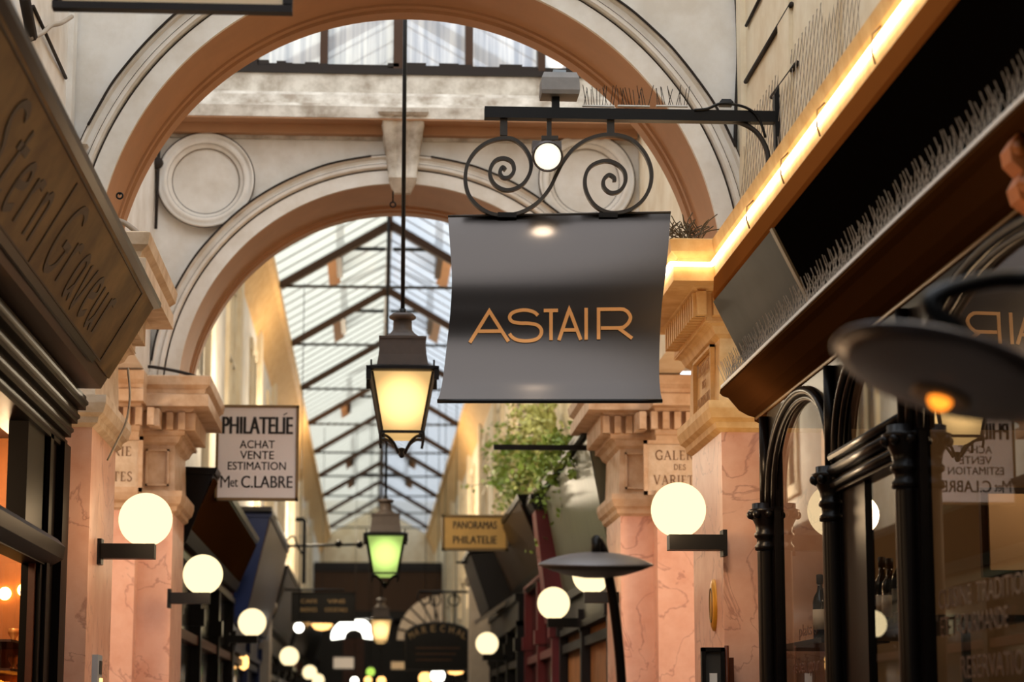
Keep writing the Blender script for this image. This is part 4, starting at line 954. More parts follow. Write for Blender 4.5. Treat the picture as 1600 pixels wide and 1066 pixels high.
dish_lamp('grey dish shaped terrace lamp on a curved black pole in front of the pink pilaster', c1, .203, math.radians(5), math.radians(0), [PD(957, 905, D1)+back, PD(966, 960, D1)+back, PD(976, 1066, D1)+back, PD(982, 1250, D1)+back, PD(985, 1700, D1)+back*.9+Vector((0, 0, 0))], False, [PD(938, 847, D1)+back*.35, PD(948, 862, D1)+back*.9])
D2 = 4.1
c2 = PD(1480, 582, D2)
def g2(px, py, d=0): return PD(px, py, D2+d)
pb = g2(1760, 800, .1); 
dish_lamp('large blurred dish shaped terrace lamp closest to the camera at the right edge', c2, .212, math.radians(-8), math.radians(18), [g2(1700, 470, .1), (pb.x, pb.y, 1.7), (pb.x, pb.y, .9), (pb.x, pb.y, 0)], True, [g2(1452, 478, .03), g2(1490, 452, .05), g2(1590, 437, .1)])
# ================================================================ things on the pilasters
pl_ = thing('oval_plate', 'yellow oval plate on the right pink pilaster', 'plate', (XR-.01, YA+.35, 2.0))
c = PX(1117, 946, XR); mb = MB()
mb.sweep(lambda q: [(XR+x, c.y+.085*r*math.cos(q), c.z+.138*r*math.sin(q)) for r, x in ((1, 0), (1.0, -.012), (.85, -.02), (.01, -.022))], [2*PI*i/40 for i in range(41)], True); mb.build('body', 'yellow_plate', pl_, fix=False)
mb = MB(); mb.tube([(XR-.021, c.y+.05*math.cos(2*PI*i/30), c.z+.09*math.sin(2*PI*i/30)) for i in range(30)], .004, 6, True); mb.build('raised_ring', 'frame_bronze', pl_)
mc = thing('menu_case', 'dark framed glass menu case on the right pink pilaster', 'menu case', PX(1118, 1040, XR))
c = PX(1118, 1030, XR); yA_ = YA - .14
mb = MB(); x0, x1 = PY(1097, 1040, yA_).x, PY(1133, 1040, yA_).x; zt_ = PY(1115, 1012, yA_).z
mb.box((x0, yA_, zt_-.55), (x0+.02, yA_+.05, zt_)); mb.box((x1-.02, yA_, zt_-.55), (x1, yA_+.05, zt_)); mb.box((x0, yA_, zt_-.02), (x1, yA_+.05, zt_)); mb.box((x0, yA_, zt_-.55), (x1, yA_+.05, zt_-.53)); mb.build('frame', 'iron_black', mc)
mb = MB(); mb.box((x0+.02, yA_+.02, zt_-.53), (x1-.02, yA_+.045, zt_-.02)); mb.build('backing', 'grey_panel', mc)
mb = MB(); mb.box((x0+.04, yA_+.012, zt_-.5), (x1-.04, yA_+.02, zt_-.13)); mb.build('menu_sheet', 'white_plastic', mc)
mb = MB(); mb.tube([(x1+.012, yA_+.02, zt_-.56), (x1+.012, yA_+.02, zt_+.01)], .012, 8); mb.box((x1-.01, yA_+.03, zt_-.5), (x1+.05, YA, zt_-.05)); mb.build('hinge_post', 'wood_brown', mc)
bp = thing('bell_panel', 'pale blue grey bell panel on the left pink pilaster', 'panel', PX(147, 1045, XL))
c = PX(147, 1045, XL); mb = MB(); mb.box((XL, c.y-.10, c.z-.16), (XL+.03, c.y+.10, c.z+.07)); mb.build('plate', 'pale_blue', bp)
mb = MB(); mb.box((XL+.028, c.y-.03, c.z-.03), (XL+.034, c.y+.07, c.z+.04)); mb.build('nameplate', 'grey_panel', bp)
mb = MB(); mb.box((XL+.028, c.y+.0, c.z-.12), (XL+.04, c.y+.06, c.z-.05)); mb.build('button', 'bulb_soft', bp)
# ================================================================ cables and pipes
def cable(pts, r, m, lab, name='cable', group=None, cat=None):
    mb = MB(); mb.tube(cr(pts, 6) if len(pts) > 2 else pts, r, 6); return tag(mb.build(name, m), lab, cat or name, group)
def onarch(r, a0, a1, y, zc, n=14, wob=.004):
    return [(XC+(r+random.uniform(-wob, wob))*math.cos(a0+(a1-a0)*i/n), y, zc+(r+random.uniform(-wob, wob))*math.sin(a0+(a1-a0)*i/n)) for i in range(n+1)]
cable(onarch(RA+.208, math.radians(156), math.radians(101), YA-.086, ZA), .007, 'soot_black', 'dark cable following the near arch on the left')
cable(onarch(RA+.208, math.radians(79), math.radians(22), YA-.086, ZA), .007, 'soot_black', 'dark cable following the near arch on the right')
cable(onarch(RB+.208, math.radians(172), math.radians(97), YB-.087, ZB), .008, 'soot_black', 'dark cable following the far arch on the left')
cable(onarch(RB+.208, math.radians(83), math.radians(12), YB-.087, ZB), .008, 'soot_black', 'dark cable following the far arch on the right')
cable([PY(px, py, YB-.2) for px, py in ((190, 577), (230, 573), (265, 578), (292, 584), (310, 590))], .012, 'soot_black', 'bundle of dark cables lying on the far left cornice')
cable([PY(px, py, YA-.1) for px, py in ((150, 350), (185, 345), (208, 358), (222, 372))], .014, 'cable_grey', 'thick grey cable loop on the left cornice')
cable([PY(px, py, YA-.12) for px, py in ((150, 362), (180, 358), (196, 366), (205, 374))], .012, 'cable_grey', 'lower grey cable loop on the left cornice')
cable([PY(px, py, YA-.4) for px, py in ((200, 575), (203, 620), (197, 660), (183, 690), (168, 720))], .006, 'stone_light', 'pale cable hanging below the left brass sign')
cable([PY(px, py, YA-.03) for px, py in ((1148, -30), (1152, 30), (1153, 100), (1150, 170), (1149, 240), (1153, 290))], .010, 'soot_black', 'dark vertical cable beside the near arch on the right')
def rod(p, q, r, m, lab, name='rod', group=None): mb = MB(); mb.tube([p, q], r, 8); return tag(mb.build(name, m), lab, name, group)
rod(PX(1165, 128, WR-.010), PX(1237, 6, WR-.010), .012, 'soot_black', 'upper slanting dark rod on the right upper wall')
rod(PX(1166, 40, WR-.010), PX(1190, -8, WR-.010), .009, 'soot_black', 'short slanting dark rod on the right wall at the top edge')
rod(PX(1206, 152, WR-.010), PX(1246, 98, WR-.010), .012, 'soot_black', 'lower slanting dark rod beside the bracket wall plate')
rod(PX(35, 92, WL+.03), PX(80, 180, WL+.009), .011, 'soot_black', 'lower slanting dark rod on the left upper wall')
rod(PX(52, 10, WL+.03), PX(103, 122, WL+.009), .009, 'soot_black', 'long slanting dark rod on the left upper wall')
rod(PX(38, -5, WL+.05), PX(50, 58, WL+.05), .026, 'soot_black', 'short thick black rod at the top of the left upper wall')
cable([PX(px, py, WL+.05) for px, py in ((48, 60), (66, 52), (80, 40), (96, 36), (112, 26))], .012, 'cable_grey', 'grey twisted cable joint on the left upper wall')
bxs = thing('floodlight', 'dark fitting on the left upper wall above the brass sign', 'fitting', PX(88, 190, WL))
c = PX(86, 190, WL+.03); mb = MB(); mb.rings([(WL, WL+.05, c.y-.06, c.y+.06, c.z-.09), (WL, WL+.09, c.y-.08, c.y+.08, c.z), (WL, WL+.04, c.y-.05, c.y+.05, c.z+.08)]); mb.build('body', 'iron_grey', bxs)
mb = MB(); mb.sphere(c+Vector((.06, -.02, -.10)), .035, 12, 8); mb.build('lens', 'black_gloss', bxs)
ad = thing('ledge_block', 'small weathered block on the left wall beside the near arch', 'block', PY(121, 290, YA-.08))
a = PY(107, 305, YA-.1); b = PY(135, 228, YA-.1); mb = MB(); mb.rings([(a.x, b.x, YA-.12, YA-.08, a.z), (a.x, b.x, YA-.12, YA-.08, b.z-.02), (a.x-.01, b.x+.01, YA-.14, YA-.07, b.z)]); mb.build('body', 'plaster_sooty', ad)
hk = PY(187, 306, YA-.06); mb = MB(); mb.tube([(hk.x+.016*math.cos(2*PI*i/14), YA-.06, hk.z+.016*math.sin(2*PI*i/14)) for i in range(14)], .005, 6, True); mb.tube([(hk.x, YA-.06, hk.z+.012), (hk.x, YA-.028, hk.z+.012)], .005, 6); tag(mb.build('ring_hook', 'iron_black'), 'small iron ring hook on the near arch at left', 'hook')
lf = PY(246, 255, YB-.1); mb = MB(); mb.sphere((lf.x, YB-.1, lf.z), .045, 10, 8); mb.tube([(lf.x, YB-.1, lf.z-.5), (lf.x+.01, YB-.1, lf.z+.25)], .012, 6); tag(mb.build('junction_box', 'soot_black'), 'black junction box on its cable left of the plaster medallion', 'junction box')
hc = PY(614, 300, YB-.02); mb = MB(); mb.tube([(hc.x, YB-.03, hc.z+.12), (hc.x, YB-.03, hc.z-.08)], .006, 6); mb.tube([(hc.x+.02*math.cos(2*PI*i/14), YB-.03, hc.z-.1+.02*math.sin(2*PI*i/14)) for i in range(14)], .006, 6, True); tag(mb.build('hook', 'iron_black'), 'iron hook with a ring under the far keystone', 'hook')
# ================================================================ shops beyond the far arch
def fascia(name, lab, cat, sgn, y0, y1, tx, tz, bx_, bz, m_face, m_end, extra=None, xw=None):
    """sloping sign band: sgn -1 left, +1 right; t = outer top edge, b = inner bottom edge"""
    xw = xw if xw is not None else (-1.62 if sgn < 0 else 1.99)
    t = thing(name, lab, cat, (tx, y0, bz))
    mb = MB(); mb.prism([(tx, tz), (bx_, bz), (xw, bz), (xw, tz)], 'y', y0, y1); mb.build('casing', m_end, t)
    e = -sgn*.008; mb = MB(); mb.hexa([(tx+e, y0+.02, tz-.03), (bx_+e, y0+.02, bz+.03), (bx_, y0+.02, bz+.03), (tx, y0+.02, tz-.03)], [(tx+e, y1-.02, tz-.03), (bx_+e, y1-.02, bz+.03), (bx_, y1-.02, bz+.03), (tx, y1-.02, tz-.03)]); mb.build('face', m_face, t)
    mb = MB(); mb.prism([(tx+e*2, tz), (tx+e*4, tz+.05), (xw, tz+.06), (xw, tz)], 'y', y0-.02, y1+.02); mb.build('top_moulding', m_end, t)
    return t
def shop(lab, sgn, y0, y1, x, z, m, mwin='black_gloss', n=2, mcol=None):
    """lower shopfront: frame, windows, posts"""
    xw = -2.2 if sgn < 0 else 2.6
    t = thing('shopfront', lab, 'shopfront', (x, (y0+y1)/2, 0)); d = sgn
    mb = MB(); mb.box((x, y0, 0), (xw, y1, .7)); mb.box((x, y0, z-.35), (xw, y1, z)); mb.build('frame', m, t)
    mb = MB(); mb.box((x-d*.04, y0-.01, z-.06), (x+d*.1, y1, z+.02)); mb.box((x-d*.03, y0, z-.36), (x+d*.1, y1, z-.3)); mb.build('moulding', mcol or m, t)
    L = (y1-y0)/n
    for k in range(n+1):
        yy = min(max(y0+k*L, y0+.07), y1-.07); mb = MB(); mb.box((x-d*.02, yy-.07, 0), (x+d*.12, yy+.07, z-.3)); mb.box((x-d*.05, yy-.09, 2.45), (x+d*.12, yy+.09, 2.6)); mb.build('post', mcol or m, t)
    for k in range(n):
        mb = MB(); mb.box((x+d*.06, y0+k*L+.07, .7), (x+d*.09, y0+(k+1)*L-.07, z-.3)); mb.build('pane', mwin, t)
        mb = MB(); mb.box((x, y0+k*L+.07, 2.28), (x+d*.1, y0+(k+1)*L-.07, 2.36)); mb.build('rail', m, t)
    return t
# ---- left row
shop('brown wooden shopfront behind the far left pilaster', -1, 17.75, 25.0, -1.5, 3.25, 'wood_brown', n=3, mcol='wood_dark')
fascia('fascia_board', 'brown sloping sign band of the wooden shop on the left', 'sign band', -1, 17.8, 24.6, -1.24, 3.53, -1.44, 3.0, 'shutter_bronze', 'wood_dark')
bl = fascia('fascia_board', 'glossy sloping sign band with a dark blue end, above the third globe lamp', 'sign band', -1, 25.2, 30.6, -1.13, 3.86, -1.38, 2.72, 'wood_bronze', 'blue_paint')
mb = MB(); mb.box((-1.6, 25.1, 3.92), (-1.1, 30.6, 3.97)); mb.build('roof_plate', 'dark_grey', bl)
shop('dark blue shopfront under the glossy sign band on the left', -1, 25.0, 31.0, -1.5, 2.75, 'blue_paint', n=2, mcol='blue_paint')
gp = thing('wall_pier', 'pale grey pier between the blue shop and the shops beyond', 'pier', (-1.5, 31.2, 0))
mb = MB(); mb.box((-1.62, 31.05, 0), (-1.36, 31.7, 3.1)); mb.build('shaft', 'grey_stone', gp); mb = MB(); mb.rings([(-1.62, -1.34, 31.0, 31.75, 3.1), (-1.62, -1.30, 30.97, 31.8, 3.2), (-1.62, -1.30, 30.97, 31.8, 3.25)]); mb.build('cap', 'grey_stone', gp)
shop('dark shopfront beyond the pale pier on the left', -1, 31.7, 40, -1.5, 3.0, 'wood_dark', n=3)
fascia('fascia_board', 'dark sloping sign band beyond the pale pier on the left', 'sign band', -1, 32, 39.5, -1.18, 3.75, -1.4, 2.95, 'dark_grey', 'wood_dark')
shop('red brown shopfront far along the left', -1, 40, 52, -1.5, 3.0, 'wood_brown', n=4, mcol='wood_dark')
shop('farthest dark shopfront on the left', -1, 52, 70, -1.5, 3.4, 'wood_dark', n=5)
fascia('fascia_board', 'dark sign band far along the left', 'sign band', -1, 41, 55, -1.15, 3.8, -1.38, 3.0, 'wood_dark', 'wood_dark')
# ---- right row
gm = fascia('fascia_board', 'grey green stone fascia of the shop under the hanging plants', 'sign band', 1, 17.8, 22.3, 1.70, 3.86, 1.90, 2.75, 'green_marble', 'green_marble')
mb = MB(); mb.box((1.64, 17.75, 3.86), (1.97, 22.4, 3.93)); mb.build('ledge', 'dark_grey', gm)
shop('dark shopfront with amber window under the grey green fascia', 1, 17.75, 22.4, 1.86, 2.8, 'dark_grey', n=2, mwin='interior_amber')
shop('dark red shopfront on the right', 1, 22.5, 26.6, 1.80, 3.5, 'red_paint', n=2)
rd = thing('fascia_board', 'dark red painted end panel of the shop beyond the green fascia', 'sign band', (1.75, 22.5, 2.6))
mb = MB(); mb.prism([(1.60, 3.78), (1.74, 2.6), (1.99, 2.6), (1.99, 3.78)], 'y', 22.42, 22.9); mb.build('panel', 'red_paint', rd)
mb = MB(); mb.prism([(1.56, 3.78), (1.60, 3.70), (1.99, 3.70), (1.99, 3.88), (1.56, 3.86)], 'y', 22.4, 23.0); mb.build('cornice', 'dark_grey', rd)
fascia('fascia_board', 'bronze sloping sign band behind the ochre stamp sign', 'sign band', 1, 23.0, 28.5, 1.50, 3.86, 1.80, 3.1, 'wood_bronze', 'wood_dark')
aw = thing('awning_box', 'dark sloping awning box below the ochre stamp sign', 'awning box', (1.3, 28, 2.7))
Ya = 28.8
pts = [PY(px, py, Ya) for px, py in ((735, 866), (820, 858), (803, 934), (764, 952))]
mb = MB(); mb.hexa([tuple(p) for p in pts], [(p.x, Ya+2.2, p.z) for p in pts]); mb.build('body', 'dark_grey', aw)
mb = MB(); p = [PY(735, 864, Ya), PY(818, 855, Ya)]; mb.hexa([(p[0].x-.03, Ya-.03, p[0].z), (p[1].x+.02, Ya-.03, p[1].z), (p[1].x+.02, Ya-.03, p[1].z+.06), (p[0].x-.03, Ya-.03, p[0].z+.06)], [(p[0].x-.03, Ya+2.2, p[0].z), (p[1].x+.02, Ya+2.2, p[1].z), (p[1].x+.02, Ya+2.2, p[1].z+.06), (p[0].x-.03, Ya+2.2, p[0].z+.06)]); mb.build('top_moulding', 'iron_black', aw)
mb = MB(); p = [PY(742, 974, Ya-.1), PY(815, 925, Ya-.1)]; mb.bar(p[0], p[1], .06, .05); mb.build('lower_edge', 'grey_stone', aw)
shop('grey black shopfront behind the dark awning box', 1, 26.7, 33, 1.72, 3.1, 'iron_black', n=3)
shop('dark shopfront behind the arched sign on the right', 1, 33, 45, 1.7, 3.0, 'wood_dark', n=4)
shop('farthest dark shopfront on the right', 1, 45, 70, 1.7, 3.4, 'wood_dark', n=5)
# grey wall piece right of the arched sign
gw = thing('wall_pier', 'pale grey pier between the dark awning and the arched sign', 'pier', (1.6, 33, 0))
mb = MB(); mb.box((1.42, 32.9, 0), (1.99, 33.5, 3.6)); mb.build('shaft', 'grey_stone', gw); mb = MB(); mb.rings([(1.40, 1.99, 32.88, 33.55, 3.6), (1.36, 1.99, 32.82, 33.6, 3.7)]); mb.build('cap', 'grey_stone', gw)
# ================================================================ hanging signs
def flat_sign(lab, c, w_, h_, m_panel, m_frame, lines, m_text, th=.05, fr=.02, group=None):
    c = Vector(c); t = thing('hanging_sign', lab, 'sign', (c.x, c.y, c.z-h_/2), group)
    mb = MB(); mb.box((c.x-w_/2+.004, c.y-th/2, c.z-h_/2+.004), (c.x+w_/2-.004, c.y+th/2, c.z+h_/2-.004)); mb.build('panel', m_panel, t)
    mb = MB()
    for a, b in (((-w_/2, -h_/2), (w_/2, -h_/2+fr)), ((-w_/2, h_/2-fr), (w_/2, h_/2)), ((-w_/2, -h_/2), (-w_/2+fr, h_/2)), ((w_/2-fr, -h_/2), (w_/2, h_/2))):
        mb.box((c.x+a[0], c.y-th/2-.012, c.z+a[1]), (c.x+b[0], c.y+th/2+.012, c.z+b[1]))
    mb.build('frame', m_frame, t)
    for body, dx, dz, ww, hh, bold in lines:
        mb = MB(); mb.text(body, ww, hh, facing((c.x+dx, c.y-th/2-.002, c.z+dz)), .002, bold); mb.build('lettering', m_text, t)
    return t
YP = 18.25
c = PY(402, 708, YP); s = 18.2/F
ph = flat_sign('white hanging stamp shop sign with black lettering on the left', c, 129*s, 150*s, 'sign_white', 'frame_bronze',
  [('PHILATELIE', 0, 43*s, 112*s, 27*s, .05), ('ACHAT', 0, 13*s, 56*s, 12.5*s, .01), ('VENTE', 0, -4*s, 54*s, 12.5*s, .01), ('ESTIMATION', 0, -21*s, 93*s, 12.5*s, .01),
   ('M', -49*s, -46*s, 14*s, 19*s, .0), ('et', -35*s, -48*s, 12*s, 12*s, .01), ('C.LABRE', 16*s, -46*s, 82*s, 19*s, .025)], 'ink')
M_ = ph.children
mb = MB(); mb.bar((c.x+32*s+8*s, YP-.027, c.z+59.5*s), (c.x+32*s+14*s, YP-.027, c.z+63*s), .004, .008); mb.build('accent', 'ink', ph)
mb = MB(); mb.tube([(-1.62, YP, c.z+.36), (c.x-129*s/2+.01, YP, c.z+.36)], .012, 8); mb.tube([(-1.62, YP, c.z-.3), (c.x-129*s/2+.01, YP, c.z-.3)], .012, 8); mb.build('bracket_rod', 'iron_black', ph)
YO = 26.0
c = PY(742, 833, YO); s = 26./F
oc = flat_sign('ochre hanging sign reading PANORAMAS PHILATELIE on the right', c, 104*s, 56*s, 'sign_ochre', 'frame_bronze', [('PANORAMAS', 0, 12*s, 70*s, 12*s, .03), ('PHILATELIE', 0, -11*s, 70*s, 12*s, .03)], 'ink', .06, .03)
for py in (810, 852):
    mb = MB(); p = PY(795, py, YO); mb.tube([p, (1.72, YO, p.z)], .016, 8); mb.build('bracket_rod', 'iron_black', oc)
YR = 17.95
p = PY(771, 699, YR); mb = MB(); mb.bar((p.x, YR, p.z), (1.99, YR, p.z), .04, .04); tag(mb.build('bracket_rod', 'iron_black'), 'bare black bracket rod crossing in front of the hanging plants', 'rod')
p = PY(713, 879, 30); mb = MB(); mb.bar((p.x, 30, p.z), (1.9, 30, p.z), .03, .03); tag(mb.build('bracket_rod', 'iron_black'), 'thin black bracket rod below the ochre sign', 'rod')
YC = 33.0
c = PY(505, 949, YC); s = 33./F
flat_sign('dark hanging board with two columns of golden words on the left', c, 98*s, 46*s, 'board_black', 'wood_dark', [('CAFE', -22*s, 9*s, 26*s, 6*s, .02), ('VINS', 20*s, 9*s, 28*s, 6*s, .02), ('BIERES', -22*s, -4*s, 26*s, 6*s, .02), ('COCKTAILS', 20*s, -4*s, 36*s, 6*s, .02)], 'frame_bronze', .06, .02)
mbp = PY(455, 924, YC); mb = MB(); mb.tube([(-1.6, YC, mbp.z+.02), (c.x+.3, YC, mbp.z+.02)], .016, 6); tag(mb.build('bracket_rod', 'iron_black'), 'black bracket rod holding the dark gold lettered board', 'rod')
# arched dark sign
YM = 36.0; s = 36.4/F
c = PY(684, 1012, YM); am = thing('hanging_sign', 'dark arched hanging sign with golden lettering on the right', 'sign', (c.x, YM, c.z-.35))
pts = [(c.x-50*s, c.z-35*s), (c.x+50*s, c.z-35*s), (c.x+50*s, c.z+18*s)] + [(c.x+50*s*math.cos(PI*k/16), c.z+18*s+20*s*math.sin(PI*k/16)) for k in range(1, 16)] + [(c.x-50*s, c.z+18*s)]
mb = MB(); mb.prism(pts, 'y', YM-.03, YM+.03); mb.build('panel', 'board_black', am)
mb = MB(); mb.tube([(a, YM-.03, b) for a, b in pts], .016, 6, True); mb.build('border', 'iron_grey', am)
word_ = 'MARECHAL'
mb = MB()
for i, ch_ in enumerate(word_):
    a = PI*(.86-.72*i/(len(word_)-1)); cx = c.x+45*s*math.cos(a); cz = c.z+10*s+19*s*math.sin(a)
    mb = MB(); mb.text(ch_, 7*s, 10*s, facing((cx, YM-.034, cz)) @ Matrix.Rotation((a-PI/2)*.35, 4, 'Z'), .003, .02); mb.build('letter', 'frame_bronze', am)
for k in range(3): mb = MB(); mb.box((c.x-34*s, YM-.036, c.z-(2+9*k)*s), (c.x+(34-6*k)*s, YM-.03, c.z-(-.2+9*k)*s)); mb.build('painted_line', 'wood_bronze', am)
mb = MB(); zt_ = PY(690, 925, YM).z; xl = PY(655, 925, YM).x
mb.tube([(xl, YM, zt_), (1.9, YM, zt_)], .02, 6); mb.tube(cr([(xl, YM, zt_), (xl-.02, YM, zt_-.1), (xl+.1, YM, zt_-.2), (xl+.2, YM, zt_-.1)], 6), .014, 6)
for dx in (.25, .55): mb.tube([(xl+dx, YM, zt_), (xl+dx, YM, c.z+.3)], .012, 6); mb.tube([(xl+dx+.09*math.cos(2*PI*i/16), YM, zt_-.13+.09*math.sin(2*PI*i/16)) for i in range(16)], .012, 6, True)
mb.build('bracket', 'iron_black', am)
# ornate post bracket on the left
p = PY(476, 812, 30); mb = MB(); mb.bar((p.x, 30, PY(476, 912, 30).z), (p.x, 30, p.z), .05, .05); mb.bar((p.x-.12, 30, p.z), (p.x, 30, p.z), .05, .05)
q0 = PY(440, 855, 30); q1 = PY(562, 851, 30); mb.tube([(-1.6, 30, q0.z), (q1.x, 30, q1.z)], .018, 6); mb.sphere((q1.x, 30, q1.z), .05, 10, 8); mb.sphere(PY(529, 850, 30), .05, 10, 8)
mb.tube(cr([PY(442, 850, 30), PY(458, 838, 30), PY(466, 856, 30), PY(476, 870, 30)], 5), .014, 6)
tag(mb.build('sign_bracket', 'iron_black'), 'thin black iron bracket with a post on the left, under the glass roof', 'bracket')
# ================================================================ hanging plants on the right cornice
def plant(lab, pts, n, lm, seed):
    rnd = random.Random(seed); root = Vector(pts[0]); t = thing('hanging_plant', lab, 'plant', root, 'plants on the right cornice')
    st_ = MB(); lf_ = MB()
    st_.tube(cr(pts, 4), .006, 5)
    for i in range(n):
        a = Vector(pts[rnd.randrange(len(pts))]); d = Vector((rnd.gauss(-.12, .16), rnd.gauss(0, .45), rnd.gauss(.02, .24)))
        b = a + d; mid = (a+b)/2 + Vector((0, 0, .08)); cv = cr([a, mid, b], 4); st_.tube(cv, .003, 3)
        for p in cv:
            for _ in range(3):
                q = p + Vector((rnd.gauss(0, .05), rnd.gauss(0, .07), rnd.gauss(0, .05))); u = Vector((rnd.gauss(0, 1), rnd.gauss(0, 1), rnd.gauss(0, .6))).normalized(); v = u.orthogonal().normalized(); L_ = rnd.uniform(.04, .085)
                v = (Matrix.Rotation(rnd.uniform(0, 6), 3, u) @ v)*L_*.42
                lf_.add([q-u*L_*.5, q+v, q+u*L_*.5, q-v], [(0, 1, 2, 3)])
    st_.build('stems', 'twig', t); o = lf_.build('foliage', lm, t, fix=False); return t
mat('leaf_pale', (206, 212, 132), .5, noise=.35, nscale=8)
base = [PX(px, py, 1.75) for px, py in ((905, 735), (880, 755), (862, 770), (890, 700), (870, 720))]
plant('bushy green plant hanging over the green fascia, nearest on the right cornice', base, 34, 'leaf', 3)
plant('pale green climbing plant against the cream wall on the right', [PX(px, py, 1.8) for px, py in ((860, 690), (845, 720), (830, 745), (850, 660), (820, 770), (800, 720))], 70, 'leaf_pale', 5)
plant('trailing plant above the ochre stamp sign', [PX(px, py, 1.72) for px, py in ((800, 775), (815, 760), (790, 740), (830, 720), (800, 700))], 36, 'leaf', 8)
# ================================================================ far end of the passage
wallbox('wall_back', (-1.62, 72, 0), (1.99, 72.3, 8.6), 'plaster_cream')
ln = thing('lintel', 'dark lintel panel closing the far end of the passage', 'panel', (XRG, 66, 5))
mb = MB(); a = PY(512, 893, 64); b = PY(652, 893, 64); mb.box((-1.6, 64, PY(580, 958, 64).z), (1.97, 64.6, a.z)); mb.build('board', 'wood_bronze', ln)
mb = MB(); mb.box((-1.6, 63.9, a.z), (1.97, 64.6, a.z+.25)); mb.build('cornice', 'dark_grey', ln); mb = MB(); mb.box((-1.6, 63.95, PY(580, 962, 64).z-.1), (1.97, 64.6, PY(580, 955, 64).z)); mb.build('lower_rail', 'wood_dark', ln)
fw = thing('end_facade', 'dark wooden facade at the far end of the passage', 'facade', (XRG, 66, 0))
mb = MB(); mb.box((-1.62, 66, 0), (1.99, 66.3, 5.6)); mb.build('wall', 'wood_dark', fw)
mb = MB(); a0 = PY(553, 990, 65.9); R0 = .34
mb.sweep(lambda q: [(a0.x+r*math.cos(q), 65.9, a0.z-.1+r*.8*math.sin(q)) for r in (R0*.8, R0*1.9)], [PI*i/20-.15+.3*i/20 for i in range(21)]); mb.build('lit_fanlight', 'bulb_white', fw, fix=False)
mb = MB(); mb.box((a0.x-.3, 65.85, 0), (a0.x+.3, 65.95, a0.z-.15)); mb.build('door_leaf', 'wood_brown', fw)
for px, py, w_, h_, D, m, lab in ((537, 1036, 36, 22, 48, 'sign_white', 'pale notice board hanging left of the far passage axis'), (622, 1040, 26, 16, 48, 'sign_cream', 'cream notice board hanging right of the far passage axis')):
    p = PD(px, py, D); s = D/F; flat_sign(lab, p, w_*s, h_*s, m, 'dark_grey', [], 'ink', .05, .03)
    mb = MB(); mb.tube([(p.x, p.y, p.z+h_*s/2), (p.x, p.y, p.z+h_*s/2+.5)], .012, 6)
pw = PD(700, 975, 47); wd = thing('shop_canopy', 'pale fan shaped canopy on the right beyond the arched sign', 'canopy', (pw.x, pw.y, pw.z-.5))
mb = MB(); s = 47./F
mb.sweep(lambda q: [(pw.x-.1+r*math.cos(q), pw.y+.02*r, pw.z-.35+r*math.sin(q)) for r in (.15, .95)], [PI/2+PI/2*i/12 for i in range(13)]); mb.build('fan', 'grey_stone', wd, fix=False)
for k in range(7):
    q = PI/2+PI/2*k/6; mb = MB(); mb.tube([(pw.x-.1+.15*math.cos(q), pw.y-.02, pw.z-.35+.15*math.sin(q)), (pw.x-.1+.96*math.cos(q), pw.y-.02, pw.z-.35+.96*math.sin(q))], .02, 5); mb.build('rib', 'dark_grey', wd)
# small far lamps
def dot(px, py, D, rpx, m, lab, name='far_lamp'):
    p = PD(px, py, D); r = rpx*D/F; t = thing(name, lab, 'lamp', (p.x, p.y, p.z-r), 'small lamps in the far distance')
    mb = MB(); mb.sphere(p, r, 16, 10); mb.build('globe', m, t); mb = MB(); mb.lathe([(r*.5, 0), (r*.55, r*.3), (r*.2, r*.4)], p+Vector((0, 0, r*.9)), 10); mb.tube([p+Vector((0, 0, r*1.1)), Vector((p.x, p.y, ZE-.07))], .006, 5); mb.build('fitting', 'iron_black', t)
dot(579, 1050, 40, 7, 'bulb_green', 'small green lamp low in the middle of the far passage')
dot(575, 1063, 44, 6, 'bulb_soft', 'left lamp of the pair below the small green lamp'); dot(596, 1064, 44, 7, 'bulb_soft', 'right lamp of the pair below the small green lamp')
dot(554, 1064, 44, 6, 'bulb_white', 'small white lamp low left of the small green lamp')
dot(664, 1060, 38, 10, 'bulb_soft', 'amber lamp below the left corner of the arched sign'); dot(684, 1056, 38, 11, 'bulb_white', 'white lamp below the middle of the arched sign')
dot(467, 981, 30, 8, 'bulb_white', 'bright white lamp under the dark gold lettered board'); 
def bowl(px, py, D, w_, m, lab):
    p = PD(px, py, D); r = w_/2*D/F; t = thing('bowl_lamp', lab, 'lamp', p, 'bowl lamps in the far distance')
    mb = MB(); mb.lathe([(.001, -r*.55), (r*.6, -r*.45), (r, 0), (r*.95, .01)], p, 20); mb.build('bowl', m, t, fix=False)
    mb = MB(); mb.tube([p+Vector((0, 0, -r*.4)), Vector((p.x, p.y, ZE-.07))], .006, 5); mb.build('stem', 'iron_black', t)
bowl(503, 976, 45, 34, 'bulb_soft', 'shallow glowing bowl lamp on the left under the dark gold lettered board'); bowl(712, 1046, 36, 32, 'bulb_soft', 'shallow glowing bowl lamp right below the arched sign')
bowl(695, 983, 40, 26, 'amber_glow', 'amber bowl lamp above the arched sign')
# lamps reflected and lit windows in the left shops
for px, py, D, w2, h2, lab in ((381, 1035, 25.5, 9, 24, 'narrow lit lamp in the first blue shop window'), (408, 1030, 28.4, 12, 26, 'lit lamp in the second blue shop window')):
    p = PX(px, py, -1.49); mb = MB(); s = p.y/F; mb.lathe([(.01, -h2*s/2), (.05, -h2*s*.35), (.06, 0), (.05, h2*s*.35), (.01, h2*s/2)], (p.x, p.y, p.z), 12); mb.tube([(p.x, p.y, p.z), (p.x-.06, p.y, p.z)], .012, 6); tag(mb.build('window_lamp', 'bulb_soft'), lab, 'lamp')
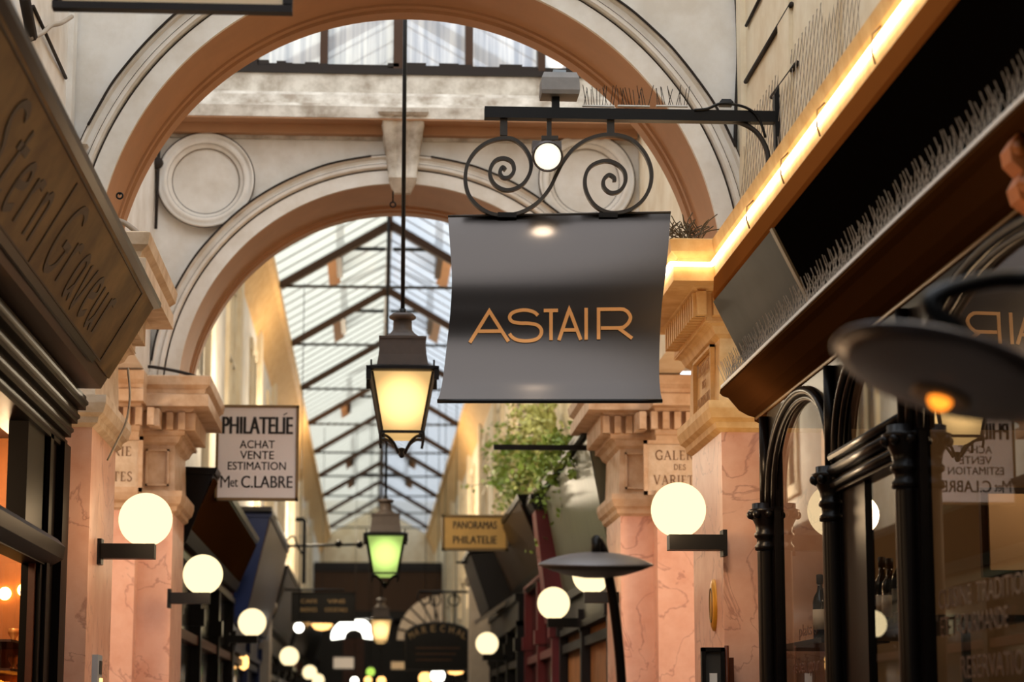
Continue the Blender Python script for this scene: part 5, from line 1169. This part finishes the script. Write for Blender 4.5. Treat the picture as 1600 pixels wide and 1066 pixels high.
# ================================================================ practical lights and added fill lights
def area(name, loc, rot, size, e, c): 
    l = bpy.data.lights.new(name, 'AREA'); l.energy = e; l.color = c; l.shape = 'RECTANGLE'; l.size, l.size_y = size; o = bpy.data.objects.new(name, l); o.location = loc; o.rotation_euler = rot; COL.objects.link(o)
def point(name, loc, e, c, r=.08):
    l = bpy.data.lights.new(name, 'POINT'); l.energy = e; l.color = c; l.shadow_soft_size = r; o = bpy.data.objects.new(name, l); o.location = loc; COL.objects.link(o)
W = (1, .67, .38)
CR = (1, .83, .6)
point('left_shop_light', (-1.9, 11.9, 2.75), 25, W, .06)
point('left_shop_light', (-2.2, 9.2, 2.7), 60, W, .15)
point('left_shop_light', (-2.4, 6.2, 2.7), 60, W, .15)
point('right_shop_light', (3.0, 9.6, 2.9), 14, W, .12)
point('right_shop_light', (3.0, 6.8, 2.9), 10, W, .12)
point('gallery_light', (-3.2, 14.6, 3.2), 90, W, .15)
point('gallery_light', (3.5, 14.6, 3.2), 90, W, .15)
point('passage_fill', (-.7, 22.5, 4.9), 150, CR, .15)  # added fill without a fixture, brightens the upper walls
point('passage_fill', (-.7, 31.0, 5.2), 260, CR, .15)
point('passage_fill', (-.2, 44.0, 5.4), 400, CR, .15)
sl_ = bpy.data.lights.new('sign_spot', 'SPOT'); sl_.energy = 3; sl_.color = (1, .86, .66); sl_.spot_size = 1.7; sl_.spot_blend = .6; sl_.shadow_soft_size = .05
so_ = bpy.data.objects.new('sign_spot', sl_); sl_.specular_factor = 0
so_.location = PY(855, 246, YS-.13); so_.rotation_euler = (math.radians(-8), 0, 0); COL.objects.link(so_)
point('cornice_light', (1.66, 10.9, 2.85), 9, W, .05)
point('corbel_light', (1.5, 6.0, 2.75), 3, W, .05)
point('terrace_fill', (.3, 6.5, 2.3), 9, W, .15)  # added unseen warm fill for the piers and arch undersides
point('globe_glow', (-1.15, 11.55, 2.62), 6, W, .1)
point('globe_glow', (1.5, 11.5, 2.66), 6, W, .1)
point('globe_glow', (-1.15, 16.0, 2.66), 6, W, .1)
point('globe_glow', (1.5, 16.0, 2.66), 6, W, .1)
